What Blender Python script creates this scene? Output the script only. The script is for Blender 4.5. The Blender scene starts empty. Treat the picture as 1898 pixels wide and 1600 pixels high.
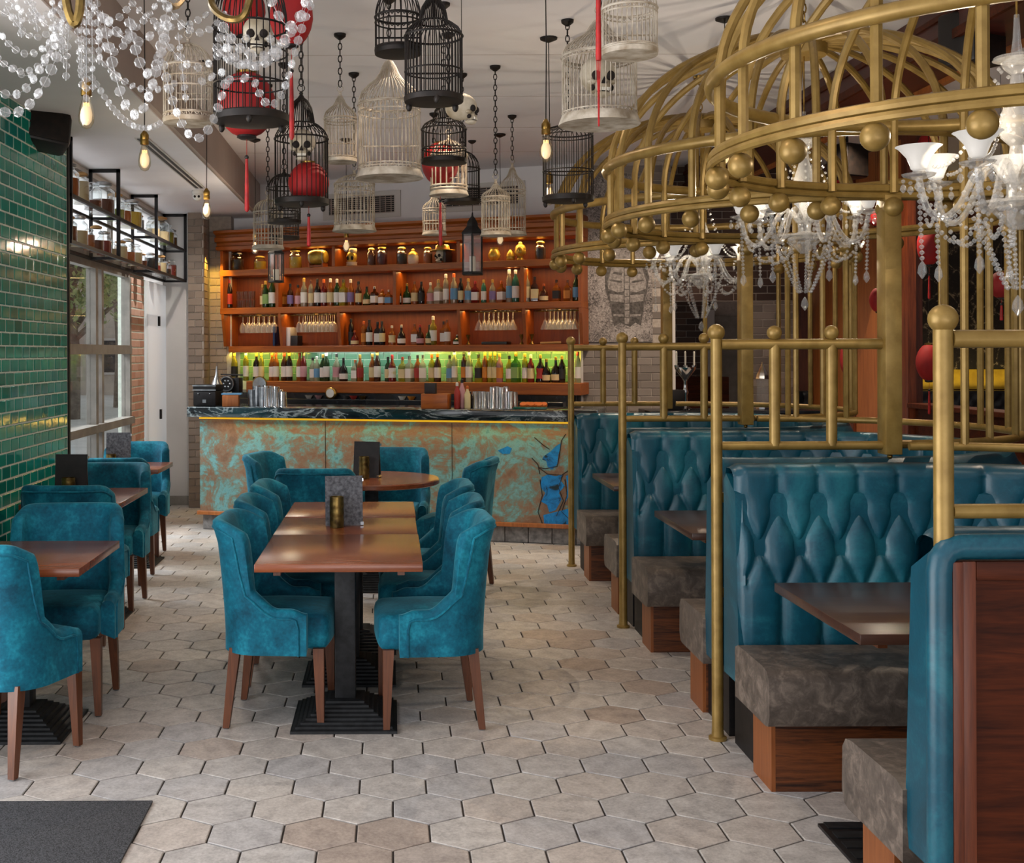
import bpy, bmesh, math, random
from math import pi, sin, cos, sqrt, radians, atan, atan2, exp
from mathutils import Vector, Matrix
R = random.Random(7)
SC = bpy.context.scene
COL = SC.collection
F, H, CX, CY, ROLL = 2188.0, 1.6375, 725.0, 653.0, 0.004

# ------------------------------------------------------------------ camera
cam = bpy.data.cameras.new('camera')
cam.sensor_width = 36; cam.lens = F / 1898 * 36
cam.shift_x = (949 - CX) / 1898; cam.shift_y = -(800 - CY) / 1898
cam.clip_start = 0.05; cam.clip_end = 200
camo = bpy.data.objects.new('camera', cam); COL.objects.link(camo)
camo.matrix_world = Matrix.Translation((0, 0, H)) @ Matrix.Rotation(pi / 2, 4, 'X') @ Matrix.Rotation(-ROLL, 4, 'Z')
SC.camera = camo

# ------------------------------------------------------------------ world, lights, exposure
SC.view_settings.view_transform = 'Standard'; SC.view_settings.look = 'None'
SC.view_settings.gamma = 1; SC.view_settings.use_curve_mapping = False
SC.view_settings.exposure = -0.06
SC.cycles.use_denoising = True
SC.cycles.max_bounces = 7; SC.cycles.diffuse_bounces = 3; SC.cycles.glossy_bounces = 3
SC.cycles.transmission_bounces = 4; SC.cycles.transparent_max_bounces = 24
SC.cycles.caustics_reflective = False; SC.cycles.caustics_refractive = False
SC.cycles.sample_clamp_indirect = 3.0

w = bpy.data.worlds.new('sky'); SC.world = w; w.use_nodes = True
wb = w.node_tree.nodes['Background']
wb.inputs['Color'].default_value = (0.95, 0.97, 1.0, 1); wb.inputs['Strength'].default_value = 0.5

def light(name, kind, loc, energy, color, rot=(0, 0, 0), size=None, size_y=None, **kw):
    l = bpy.data.lights.new(name, kind); l.energy = energy; l.color = color
    if kind == 'AREA':
        l.shape = 'RECTANGLE'; l.size = size; l.size_y = size_y or size
    elif size is not None: l.shadow_soft_size = size
    for k, v in kw.items(): setattr(l, k, v)
    o = bpy.data.objects.new(name, l); COL.objects.link(o); o.location = loc; o.rotation_euler = rot
    return o
DAY = (0.93, 0.96, 1.0); WARM = (1.0, 0.70, 0.36); AMBER = (1.0, 0.62, 0.12)
# shopfront windows behind the camera and on the left before the tiled wall, plus added fills
light('shopfront_daylight', 'AREA', (-0.6, -1.8, 1.9), 45, DAY, (radians(92), 0, 0), 5.0, 2.8)
light('front_ceiling_fill', 'AREA', (0.8, -2.9, 0.1), 230, (1.0, .96, .95), (radians(140), 0, 0), 6.4, 2.0)  # added fill behind the camera, aimed up to brighten the ceiling
light('side_window_daylight', 'AREA', (-3.4, 2.4, 2.1), 150, DAY, (0, radians(-78), 0), 2.2, 4.4)
light('side_ceiling_fill', 'AREA', (-3.9, 2.4, .1), 240, (1.0, .96, .94), (0, radians(-130), 0), 1.4, 4.4)  # added fill outside the left wall, aimed up to brighten ceiling and soffit
light('bay_fill_spot', 'SPOT', (-1.85, 11.3, 3.1), 60, (1.0, .93, .86), (0, 0, 0), 0.0, spot_size=radians(150), spot_blend=.6)  # added spot without a fitting, brightens the bay's end wall and floor
# the window recess beyond the tiled wall: daylight from the sky above the street
light('street_daylight', 'AREA', (-6.5, 10.0, 5.2), 1300, DAY, (0, radians(-58), 0), 3.0, 4.5)
# fill spots added under the ceiling over aisle and far right, no fittings
for n_, (x, y, e) in enumerate([(0.2, 3.6, 8), (0.3, 6.4, 14), (-0.2, 9.0, 16), (3.7, 6.0, 22), (3.7, 9.4, 36), (2.4, 10.4, 30), (5.8, 10.6, 40)]):
    light('ceiling_fill_spot', 'SPOT', (x, y, 3.44), e * 5, (1.0, 0.80, 0.60), (0, 0, 0), 0.0, spot_size=radians(130), spot_blend=0.8)

# ------------------------------------------------------------------ materials
MATS = {}
def srgb(h):
    h = h.lstrip('#'); c = [int(h[i:i + 2], 16) / 255 for i in (0, 2, 4)]
    return tuple((v / 12.92 if v <= .04045 else ((v + .055) / 1.055) ** 2.4) for v in c) + (1,)
class N:
    def __init__(s, name):
        m = bpy.data.materials.new(name); m.use_nodes = True
        s.m = m; s.t = m.node_tree; s.b = s.t.nodes['Principled BSDF']; MATS[name] = m
    def n(s, typ, **kw):
        x = s.t.nodes.new(typ)
        for k, v in kw.items():
            if isinstance(k, str) and hasattr(x, k) and k not in x.inputs: setattr(x, k, v)
            else: x.inputs[k].default_value = v
        return x
    def l(s, a, b): s.t.links.new(a, b)
    def set(s, **kw):
        for k, v in kw.items(): s.b.inputs[k.replace('_', ' ')].default_value = v
    def coord(s, scale=(1, 1, 1), space='Object', rand=False):
        tc = s.n('ShaderNodeTexCoord'); mp = s.n('ShaderNodeMapping'); mp.inputs['Scale'].default_value = scale
        s.l(tc.outputs[space], mp.inputs['Vector'])
        if rand:
            oi = s.n('ShaderNodeObjectInfo'); k = s.n('ShaderNodeVectorMath', operation='SCALE'); k.inputs[0].default_value = (37, 19, 53)
            s.l(oi.outputs['Random'], k.inputs['Scale']); s.l(k.outputs[0], mp.inputs['Location'])
        return mp.outputs['Vector']
    def noise(s, vec, scale, detail=4, rough=.55, dist=0):
        x = s.n('ShaderNodeTexNoise'); x.inputs['Scale'].default_value = scale; x.inputs['Detail'].default_value = detail
        x.inputs['Roughness'].default_value = rough; x.inputs['Distortion'].default_value = dist; s.l(vec, x.inputs['Vector']); return x.outputs['Fac']
    def ramp(s, fac, stops):
        x = s.n('ShaderNodeValToRGB'); e = x.color_ramp.elements
        while len(e) < len(stops): e.new(0.5)
        for i, (p, c) in enumerate(stops): e[i].position = p; e[i].color = c
        s.l(fac, x.inputs['Fac']); return x.outputs['Color']
    def mix(s, fac, a, b, mode='MIX'):
        x = s.n('ShaderNodeMix', data_type='RGBA', blend_type=mode)
        for sock, v in ((0, fac), (6, a), (7, b)):
            if hasattr(v, 'is_linked'): s.l(v, x.inputs[sock])
            else: x.inputs[sock].default_value = v
        return x.outputs[2]
    def math(s, op, a, b=0.0):
        x = s.n('ShaderNodeMath', operation=op)
        for i, v in enumerate((a, b)):
            if hasattr(v, 'is_linked'): s.l(v, x.inputs[i])
            else: x.inputs[i].default_value = v
        return x.outputs[0]
    def bump(s, h, strength=.3, dist=.01):
        x = s.n('ShaderNodeBump'); x.inputs['Strength'].default_value = strength; x.inputs['Distance'].default_value = dist
        s.l(h, x.inputs['Height']); s.l(x.outputs['Normal'], s.b.inputs['Normal'])
    def base(s, sock): s.l(sock, s.b.inputs['Base Color'])

def plain(name, c, rough=.5, metal=0.0, **kw):
    k = N(name); k.set(Base_Color=srgb(c) if isinstance(c, str) else c, Roughness=rough, Metallic=metal, **kw); return k.m
def mottled(name, c1, c2, scale=8, rough=.5, metal=0.0, stretch=(1, 1, 1), bump=0.0, bdist=.005, rand=True, detail=5, lo=.35, hi=.65, **kw):
    k = N(name); v = k.coord(stretch, rand=rand); f = k.noise(v, scale, detail)
    k.base(k.ramp(f, [(lo, srgb(c1)), (hi, srgb(c2))])); k.set(Roughness=rough, Metallic=metal, **kw)
    if bump: k.bump(f, bump, bdist)
    return k.m
def wood(name, c1, c2, axis=0, scale=6.0, rough=.35, contrast=(.3, .7), coat=.0):
    k = N(name); st = [14, 14, 14]; st[axis] = 1.0
    v = k.coord(tuple(st), rand=True); f = k.noise(v, scale * .35, 6, .6, 1.2); g = k.noise(v, scale * 2.2, 3, .6, .3)
    ff = k.math('ADD', k.math('MULTIPLY', f, .75), k.math('MULTIPLY', g, .25))
    k.base(k.ramp(ff, [(contrast[0], srgb(c1)), (contrast[1], srgb(c2))])); k.set(Roughness=rough, Coat_Weight=coat, Coat_Roughness=.2)
    k.bump(ff, .08, .004); return k.m
def glassy(name, tint, alpha=.25, rough=.05, refl=1.0, milky=0.0, milk=(1, 1, 1, 1)):
    # thin clear glass: see-through tinted pane plus a fresnel reflection
    k = N(name); out = k.t.nodes['Material Output']
    tr = k.n('ShaderNodeBsdfTransparent'); tr.inputs['Color'].default_value = tint
    gl = k.n('ShaderNodeBsdfGlossy'); gl.inputs['Roughness'].default_value = rough
    lw = k.n('ShaderNodeLayerWeight'); lw.inputs['Blend'].default_value = alpha
    mx = k.n('ShaderNodeMixShader'); k.l(k.math('MULTIPLY', lw.outputs['Facing'], refl), mx.inputs[0]); k.l(tr.outputs[0], mx.inputs[1]); k.l(gl.outputs[0], mx.inputs[2])
    sh = mx.outputs[0]
    if milky:
        df = k.n('ShaderNodeBsdfDiffuse'); df.inputs['Color'].default_value = milk
        m2 = k.n('ShaderNodeMixShader'); m2.inputs[0].default_value = milky; k.l(sh, m2.inputs[1]); k.l(df.outputs[0], m2.inputs[2]); sh = m2.outputs[0]
    k.l(sh, out.inputs['Surface']); k.t.nodes.remove(k.b); return k.m
def emit(name, c, s):
    k = N(name); k.set(Base_Color=srgb(c), Emission_Color=srgb(c), Emission_Strength=s, Roughness=.4); return k.m

def velvet(name, c1, c2, c3):
    k = N(name); v = k.coord(rand=True); a = k.noise(v, 6, 4, .6, .4); b = k.noise(v, 60, 3, .6)
    f = k.math('ADD', k.math('MULTIPLY', a, .7), k.math('MULTIPLY', b, .3))
    k.base(k.ramp(f, [(.36, srgb(c1)), (.52, srgb(c2)), (.68, srgb(c3))]))
    k.set(Roughness=.75, Sheen_Weight=.4, Sheen_Roughness=.35, Sheen_Tint=(.25, .72, .85, 1), Specular_IOR_Level=.25); k.bump(f, .12, .004)
velvet('teal_velvet', '#034054', '#065f76', '#1d879c')
def leather(name, c1, c2, c3, rough, scale=3.0):
    k = N(name); v = k.coord(); a = k.noise(v, scale, 7, .65, .8); b = k.noise(v, 90, 3, .6)
    vo = k.n('ShaderNodeTexVoronoi', feature='DISTANCE_TO_EDGE'); vo.inputs['Scale'].default_value = 22; k.l(v, vo.inputs['Vector'])
    f = k.math('ADD', k.math('MULTIPLY', a, .85), k.math('MULTIPLY', b, .15))
    k.base(k.ramp(f, [(.34, srgb(c1)), (.5, srgb(c2)), (.68, srgb(c3))])); k.set(Roughness=rough, Specular_IOR_Level=.45)
    k.bump(k.math('ADD', k.math('MULTIPLY', b, .6), k.math('MINIMUM', vo.outputs['Distance'], .08)), .2, .003)
leather('teal_leather', '#023746', '#054456', '#1b6472', .38)
leather('grey_leather', '#443c36', '#5a5048', '#7d7065', .5, 17)
leather('black_leather', '#0b0d12', '#12151c', '#20242c', .35)
wood('table_wood', '#5a2a15', '#8c4c29', 0, 5, .26, coat=.25)
wood('booth_table_wood', '#2b1a14', '#4a2e22', 0, 5, .3, coat=.2)
wood('leg_wood', '#42210f', '#6e3d20', 2, 6, .4)
wood('bar_wood', '#7a3a0f', '#b0601c', 0, 5, .4)
wood('bar_wood_upright', '#7a3a0f', '#a8581a', 2, 5, .4)
wood('bar_back_wood', '#5a2207', '#803a0c', 2, 5, .5)
wood('oak_base', '#2b150a', '#6f3c1c', 0, 7, .45, (.38, .6))
wood('oak_base_end', '#6f3a17', '#94562a', 2, 6, .45)
wood('mahogany_panel', '#2c1005', '#50220d', 0, 6, .5, (.35, .62))
MATS['mahogany_panel'].node_tree.nodes['Principled BSDF'].inputs['Specular IOR Level'].default_value = .15
wood('mahogany_upright', '#4a1e0c', '#73371a', 2, 6, .42, (.35, .62))
wood('red_beam_wood', '#2e0f0b', '#4d1c13', 1, 5, .4)
wood('screen_wood', '#8a4a20', '#b87038', 2, 5, .4)
mottled('gold_paint', '#80652f', '#967a40', 14, .40, .35, bump=.03, Specular_IOR_Level=.5)
mottled('brass', '#6f5426', '#a38242', 18, .3, .9)
mottled('aged_brass', '#4a3a20', '#8d7440', 20, .35, .85, bump=.25)
mottled('cast_iron', '#17181a', '#26282b', 30, .55, .4, bump=.15)
mottled('black_metal', '#141214', '#221e1f', 20, .5, .5)
mottled('dark_wire', '#0f0b09', '#211813', 20, .55, .4)
mottled('white_wire', '#93836d', '#cdc3b3', 13, .65, 0, bump=.1)
mottled('grey_frame', '#7d7872', '#918b84', 8, .45)
mottled('chrome', '#b9bcc0', '#e3e5e8', 10, .12, 1.0)
mottled('steel', '#8b8f94', '#c9ccd0', 12, .28, 1.0)
mottled('slate', '#3a3b40', '#6b6c72', 60, .7, bump=.3, detail=8)
mottled('menu_black', '#161214', '#241d1e', 20, .55)
mottled('mat_fibre', '#17181b', '#5c5d62', 240, .95, bump=.6, bdist=.006, rand=False)
mottled('white_paint', '#c9c4c0', '#d2cdc9', 2, .6, rand=False)
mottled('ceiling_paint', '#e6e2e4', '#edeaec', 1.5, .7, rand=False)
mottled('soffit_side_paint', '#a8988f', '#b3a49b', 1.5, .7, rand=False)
mottled('grout', '#2f2b29', '#47413d', 30, .9, rand=False)
mottled('tile_grout', '#c3cdc2', '#d8dfd4', 30, .9, rand=False)
mottled('brick_grout', '#a59a90', '#b8ada3', 30, .9, rand=False)
mottled('red_lantern', '#7c0708', '#a30c0e', 6, .7, stretch=(1, 1, .3))
mottled('red_silk', '#8a0809', '#b01012', 30, .5)
mottled('bone', '#9c8c70', '#d2c8b4', 7, .6, bump=.1)
mottled('bone_hollow', '#120d0a', '#241a14', 9, .9)
mottled('gold_clay', '#8f7426', '#c7a845', 14, .35, .4, bump=.2)
mottled('dark_granite', '#101216', '#1d2026', 12, .2)
mottled('stone_plinth', '#5f5c5b', '#8c8886', 20, .7, bump=.2)
mottled('asphalt', '#d2d0cc', '#e2e0dc', 2, .9, rand=False)
mottled('house_wall', '#b5a99f', '#d0c4b8', 2, .8)
mottled('leaf', '#8a9c62', '#c2cc92', 3, .6)
mottled('bark', '#6a5f55', '#8c8074', 8, .9)
mottled('candle_wax', '#d8d2c2', '#efe9da', 6, .5)
plain('white_ceramic', '#d9d7d2', .25)
plain('black_plastic', '#151111', .45)
plain('orange_peel', '#b5591d', .5)
plain('cork', '#a9814f', .8)
k = N('marble'); v = k.coord((1, 2.2, 3)); f = k.noise(v, 2.2, 9, .62, 2.4); g = k.noise(v, 1.1, 3)
c = k.ramp(f, [(.44, srgb('#0e1316')), (.52, srgb('#1b2429')), (.57, srgb('#8b9597')), (.60, srgb('#1a2226'))])
k.base(k.mix(k.ramp(g, [(.5, (0, 0, 0, 1)), (.75, (.6, .6, .6, 1))]), c, srgb('#12474f'))); k.set(Roughness=.12)
# verdigris copper of the bar front
k = N('verdigris_copper'); v = k.coord(); a = k.noise(v, 2.5, 9, .70, 1.6); b = k.noise(v, 9, 7, .75, .6); g = k.noise(v, 24, 5, .7)
f = k.math('ADD', k.math('MULTIPLY', a, .55), k.math('ADD', k.math('MULTIPLY', b, .33), k.math('MULTIPLY', g, .12)))
c = k.ramp(f, [(.34, srgb('#3a7a80')), (.43, srgb('#76aeb0')), (.475, srgb('#728e84')), (.50, srgb('#857a66')), (.54, srgb('#8a6a52')), (.60, srgb('#7a5c46')), (.66, srgb('#6c8478'))])
sx = k.n('ShaderNodeSeparateXYZ'); k.l(v, sx.inputs[0])
k.base(c); k.set(Roughness=.5, Metallic=.1); k.bump(g, .2, .004)
k = N('blue_patina'); v = k.coord(); a = k.noise(v, 9, 8, .7, 1.0)
k.base(k.ramp(a, [(.38, srgb('#102a30')), (.45, srgb('#0a6fae')), (.6, srgb('#1590d8')), (.68, srgb('#2a3d38'))])); k.set(Roughness=.5, Metallic=.2)
mottled('dark_ink', '#15100c', '#2a2018', 20, .6)
# floor tile: printed cement hexagon, each one a different wear
k = N('floor_tile'); oi = k.n('ShaderNodeObjectInfo'); ge = k.n('ShaderNodeNewGeometry')
rr = k.math('FRACT', k.math('ADD', oi.outputs['Random'], ge.outputs['Random Per Island']))
v = k.coord(space='Object', rand=True)
tc = k.n('ShaderNodeTexCoord'); wv = k.coord(space='Object', rand=True)
a = k.noise(v, 14, 7, .7, .3); b = k.noise(v, 75, 5, .75)
br = k.n('ShaderNodeTexWave', wave_type='RINGS'); br.inputs['Scale'].default_value = 9; br.inputs['Distortion'].default_value = 3; k.l(v, br.inputs['Vector'])
f = k.math('ADD', k.math('MULTIPLY', a, .45), k.math('ADD', k.math('MULTIPLY', b, .5), k.math('MULTIPLY', br.outputs['Fac'], .05)))
c = k.ramp(f, [(.36, srgb('#a5a09d')), (.5, srgb('#c6c1bd')), (.62, srgb('#dcd8d4'))])
tint = k.ramp(rr, [(0, srgb('#d3d4d8')), (.5, srgb('#e6e3df')), (.85, srgb('#dfd6cf')), (1, srgb('#cbb9ab'))])
k.base(k.mix(.85, c, tint, 'MULTIPLY')); k.set(Roughness=.42, Specular_IOR_Level=.35); k.bump(f, .15, .003)
def tilemat(name, stops, rough, bumpy=.3):
    k = N(name); oi = k.n('ShaderNodeObjectInfo'); ge = k.n('ShaderNodeNewGeometry')
    rr = k.math('FRACT', k.math('ADD', oi.outputs['Random'], ge.outputs['Random Per Island']))
    v = k.coord(rand=True); f = k.noise(v, 9, 4)
    k.base(k.mix(k.math('MULTIPLY', f, .5), k.ramp(rr, stops), stops[0][1])); k.set(Roughness=rough)
    k.bump(f, bumpy, .006)
tilemat('green_glaze', [(0, srgb('#0b7064')), (.35, srgb('#138a78')), (.7, srgb('#1f9c88')), (1, srgb('#117d79'))], .1)
tilemat('brown_brick', [(0, srgb('#77685b')), (.4, srgb('#8c7a6b')), (.8, srgb('#a08c7a')), (1, srgb('#806f62'))], .3)
tilemat('dark_brick', [(0, srgb('#33241d')), (.5, srgb('#4a3328')), (1, srgb('#5b4234'))], .5)
tilemat('grey_brick', [(0, srgb('#6d655f')), (.5, srgb('#80766f')), (1, srgb('#968b83'))], .55)
tilemat('red_brick', [(0, srgb('#c08e78')), (.5, srgb('#d0a48f')), (1, srgb('#dcb8a6'))], .8)
tilemat('splash_tile', [(0, srgb('#5f8f78')), (.5, srgb('#79a88c')), (1, srgb('#8dba9c'))], .15)
# glass
glassy('clear_glass', (.93, .95, .95, 1), .25, .03)
glassy('window_glass', (.96, .98, .98, 1), .08, .02, .6)
glassy('crystal', (.95, .95, .95, 1), .42, .10, .62, .12, (.7, .69, .68, 1))
glassy('stem_glass', (.96, .95, .90, 1), .35, .08, .9, .12, (1, .95, .86, 1))
glassy('jar_glass', (.90, .93, .91, 1), .3, .05)
glassy('bulb_glass', (1.0, .93, .80, 1), .3, .02, .7)
for nm_, fm_ in (('frosted_film', .3), ('sky_film', .6)):
  k = N(nm_); out = k.t.nodes['Material Output']; tl = k.n('ShaderNodeBsdfTranslucent'); tl.inputs['Color'].default_value = (.9, .9, .9, 1); df = k.n('ShaderNodeBsdfDiffuse'); df.inputs['Color'].default_value = (.8, .8, .8, 1)
  mx = k.n('ShaderNodeMixShader'); mx.inputs[0].default_value = fm_; k.l(df.outputs[0], mx.inputs[1]); k.l(tl.outputs[0], mx.inputs[2]); k.l(mx.outputs[0], out.inputs['Surface']); k.t.nodes.remove(k.b)
emit('bulb_glow', '#ffe9c8', .5)
emit('filament', '#ffd9a0', .9)
emit('shade_glow', '#b8b4ae', .62)
emit('led_yellow', '#ffc21a', .55)
emit('candle_glow', '#ffdca0', .5)
for nm, c in dict(bottle_green='#1c3a14', bottle_dark='#150d0a', bottle_amber='#8a4a12', bottle_clear='#b9b296', bottle_red='#6b1712',
                  bottle_yellow='#a99a25', bottle_lime='#3f7f22', bottle_brown='#3d1d0c', bottle_teal='#3f8f78', bottle_pink='#a8747c', bottle_blue='#22365e').items():
    k = N(nm); k.set(Base_Color=srgb(c), Roughness=.08, Transmission_Weight=.25 if nm not in ('bottle_dark',) else .05, IOR=1.3, Coat_Weight=.5)
    if nm in ('bottle_clear', 'bottle_yellow', 'bottle_teal', 'bottle_lime'): k.set(Transmission_Weight=.6)
for nm, c in dict(label_white='#d9d6cf', label_cream='#cdbd8e', label_black='#1a1718', label_orange='#c07a2a', label_green='#7fa05a', label_pink='#b98a90', label_blue='#5d8fb5', label_red='#9a2a22', label_purple='#7a6a9a').items():
    mottled(nm, c, c, 4, .6)
for nm, c in dict(cap_gold='#b08a3a', cap_black='#141212', cap_red='#a32018', cap_white='#d0ccc4', cap_brown='#5a2f16', cap_orange='#c05a1a').items():
    plain(nm, c, .4, .3 if nm == 'cap_gold' else 0)
for nm, c in dict(fill_amber='#9a4f14', fill_brown='#5a2a10', fill_green='#7d8a3a', fill_cream='#b8a37c', fill_red='#7a2416', fill_yellow='#b8962a', fill_dark='#1d120c', fill_plum='#451622').items():
    mottled(nm, c, c, 8, .5)
M = MATS
# ------------------------------------------------------------------ helpers
def P(px, py, d):
    u, v = px - CX, py - CY
    return Vector(((u - ROLL * v) * d / F, d, H - (v + ROLL * u) * d / F))
class MB:
    def __init__(s): s.v = []; s.f = []
    def add(s, vs, fs):
        o = len(s.v); s.v += [tuple(p) for p in vs]; s.f += [tuple(i + o for i in f) for f in fs]; return s
    def box(s, x0, x1, y0, y1, z0, z1, ch=0.0):
        if ch <= 0:
            return s.add([(x, y, z) for x in (x0, x1) for y in (y0, y1) for z in (z0, z1)],
                         [(0, 1, 3, 2), (4, 6, 7, 5), (0, 4, 5, 1), (2, 3, 7, 6), (0, 2, 6, 4), (1, 5, 7, 3)])
        bm = bmesh.new(); bmesh.ops.create_cube(bm, size=1)
        for p in bm.verts: p.co = Vector(((x0 + x1) / 2 + p.co.x * (x1 - x0), (y0 + y1) / 2 + p.co.y * (y1 - y0), (z0 + z1) / 2 + p.co.z * (z1 - z0)))
        bmesh.ops.bevel(bm, geom=bm.edges[:], offset=ch, segments=2, affect='EDGES', profile=.5)
        return s.bm(bm)
    def bm(s, bm):
        bm.verts.index_update(); s.add([p.co for p in bm.verts], [[q.index for q in f.verts] for f in bm.faces]); bm.free(); return s
    def tube(s, pts, r, n=8, closed=False, cap=True):
        pts = [Vector(p) for p in pts]; m = len(pts); rs = r if isinstance(r, (list, tuple)) else [r] * m
        vs = []; fs = []; up = None
        for i in range(m):
            a = pts[i - 1] if (i > 0 or closed) else pts[i]; b = pts[(i + 1) % m] if (i < m - 1 or closed) else pts[i]
            t = (b - a); t = t.normalized() if t.length > 1e-9 else Vector((0, 0, 1))
            if up is None: up = Vector((0, 0, 1)) if abs(t.z) < .9 else Vector((1, 0, 0))
            sx = t.cross(up); sx.normalize(); up = sx.cross(t).normalized()
            for j in range(n):
                q = 2 * pi * j / n; vs.append(pts[i] + (sx * cos(q) + up * sin(q)) * rs[i])
        for i in range(m if closed else m - 1):
            k = (i + 1) % m
            for j in range(n): fs.append((i * n + j, i * n + (j + 1) % n, k * n + (j + 1) % n, k * n + j))
        if not closed and cap: fs += [tuple(range(n))[::-1], tuple((m - 1) * n + j for j in range(n))]
        return s.add(vs, fs)
    def ring(s, c, r, t, n=32, k=6, tilt=None):
        return s.tube([(c[0] + r * cos(2 * pi * i / n), c[1] + r * sin(2 * pi * i / n), c[2]) for i in range(n)], t, k, True)
    def lathe(s, prof, n=16, c=(0, 0, 0), cap=True, ph=0.0):
        vs = []; fs = []; m = len(prof)
        for (r, z) in prof:
            for j in range(n):
                q = 2 * pi * j / n + ph; vs.append((c[0] + r * cos(q), c[1] + r * sin(q), c[2] + z))
        for i in range(m - 1):
            for j in range(n): fs.append((i * n + j, i * n + (j + 1) % n, (i + 1) * n + (j + 1) % n, (i + 1) * n + j))
        if cap: fs += [tuple(range(n))[::-1], tuple((m - 1) * n + j for j in range(n))]
        return s.add(vs, fs)
    def ball(s, c, r, n=12, m=8):
        rx, ry, rz = r if isinstance(r, (tuple, list)) else (r, r, r)
        vs = [(c[0], c[1], c[2] - rz)]; fs = []
        for i in range(1, m):
            a = -pi / 2 + pi * i / m
            for j in range(n): q = 2 * pi * j / n; vs.append((c[0] + rx * cos(a) * cos(q), c[1] + ry * cos(a) * sin(q), c[2] + rz * sin(a)))
        vs.append((c[0], c[1], c[2] + rz)); L = len(vs) - 1
        for j in range(n):
            fs.append((0, 1 + (j + 1) % n, 1 + j)); fs.append((L, L - n + j, L - n + (j + 1) % n))
            for i in range(m - 2): fs.append((1 + i * n + j, 1 + i * n + (j + 1) % n, 1 + (i + 1) * n + (j + 1) % n, 1 + (i + 1) * n + j))
        return s.add(vs, fs)
    def prism(s, poly, z0, z1, ax='z'):
        n = len(poly)
        def q(a, b, z): return (a, b, z) if ax == 'z' else ((a, z, b) if ax == 'y' else (z, a, b))
        return s.add([q(a, b, z0) for a, b in poly] + [q(a, b, z1) for a, b in poly],
                     [tuple(range(n))[::-1], tuple(range(n, 2 * n))] + [(i, (i + 1) % n, n + (i + 1) % n, n + i) for i in range(n)])
    def bead(s, c, r, rz=None, n=6):
        rz = rz or r
        return s.lathe([(.25 * r, -rz), (r, -.25 * rz), (r, .25 * rz), (.25 * r, rz)], n, c)
    def xf(s, mat): s.v = [tuple(mat @ Vector(p)) for p in s.v]; return s
    def mesh(s, name, mat, smooth=True, ang=40):
        me = bpy.data.meshes.new(name); me.from_pydata(s.v, [], s.f); me.update()
        b = bmesh.new(); b.from_mesh(me); bmesh.ops.recalc_face_normals(b, faces=b.faces[:]); b.to_mesh(me); b.free()
        if smooth: me.shade_smooth(); me.set_sharp_from_angle(angle=radians(ang))
        me.materials.append(M[mat] if isinstance(mat, str) else mat); return me
    def build(s, name, mat, parent=None, smooth=True, ang=40, kind=None, loc=None, rot=None):
        return link(name, s.mesh(name, mat, smooth, ang), parent, loc, rot, kind)
def link(name, me, parent=None, loc=None, rot=None, kind=None):
    o = bpy.data.objects.new(name, me); COL.objects.link(o)
    if parent: o.parent = parent
    if loc is not None: o.location = loc
    if rot is not None: o.rotation_euler = rot
    if kind: o['kind'] = kind
    return o
def tag(o, label, cat, group=None):
    o['label'] = label; o['category'] = cat
    if group: o['group'] = group
    elif 'group' in o: del o['group']
    return o
def thing(name, label, cat, loc=(0, 0, 0), rz=0.0, group=None):
    o = bpy.data.objects.new(name, None); COL.objects.link(o); o.empty_display_size = .05
    o.location = loc; o.rotation_euler = (0, 0, rz); return tag(o, label, cat, group)
def struct(name, mb, mat, parent=None, smooth=False, **kw):
    o = mb.build(name, mat, parent, smooth, **kw)
    if not parent: o['kind'] = 'structure'
    return o
KIDS = {}
def dup(root, label, loc, rz=None, group=None, scale=None):
    c = root.copy(); COL.objects.link(c); c.location = loc
    if rz is not None: c.rotation_euler = (0, 0, rz)
    if scale is not None: c.scale = (scale,) * 3 if not isinstance(scale, tuple) else scale
    c['label'] = label
    if group: c['group'] = group
    for ch in root.children:
        k = ch.copy(); COL.objects.link(k); k.parent = c
        for g in ch.children:
            m = g.copy(); COL.objects.link(m); m.parent = k
    return c
def Z3(*a): return Vector(a)
ORD = 'first second third fourth fifth sixth seventh eighth ninth tenth eleventh twelfth thirteenth fourteenth fifteenth sixteenth seventeenth eighteenth nineteenth twentieth'.split()
ORD += ['twenty-' + o for o in ORD[:9]] + ['thirtieth'] + ['thirty-' + o for o in ORD[:9]] + ['fortieth'] + ['forty-' + o for o in ORD[:9]] + ['fiftieth']
def smooth(a, b, x): t = min(1, max(0, (x - a) / (b - a))); return t * t * (3 - 2 * t)
def arc(c, r, a0, a1, n, z=0): return [(c[0] + r * cos(a0 + (a1 - a0) * i / n), c[1] + r * sin(a0 + (a1 - a0) * i / n), z) for i in range(n + 1)]
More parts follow.
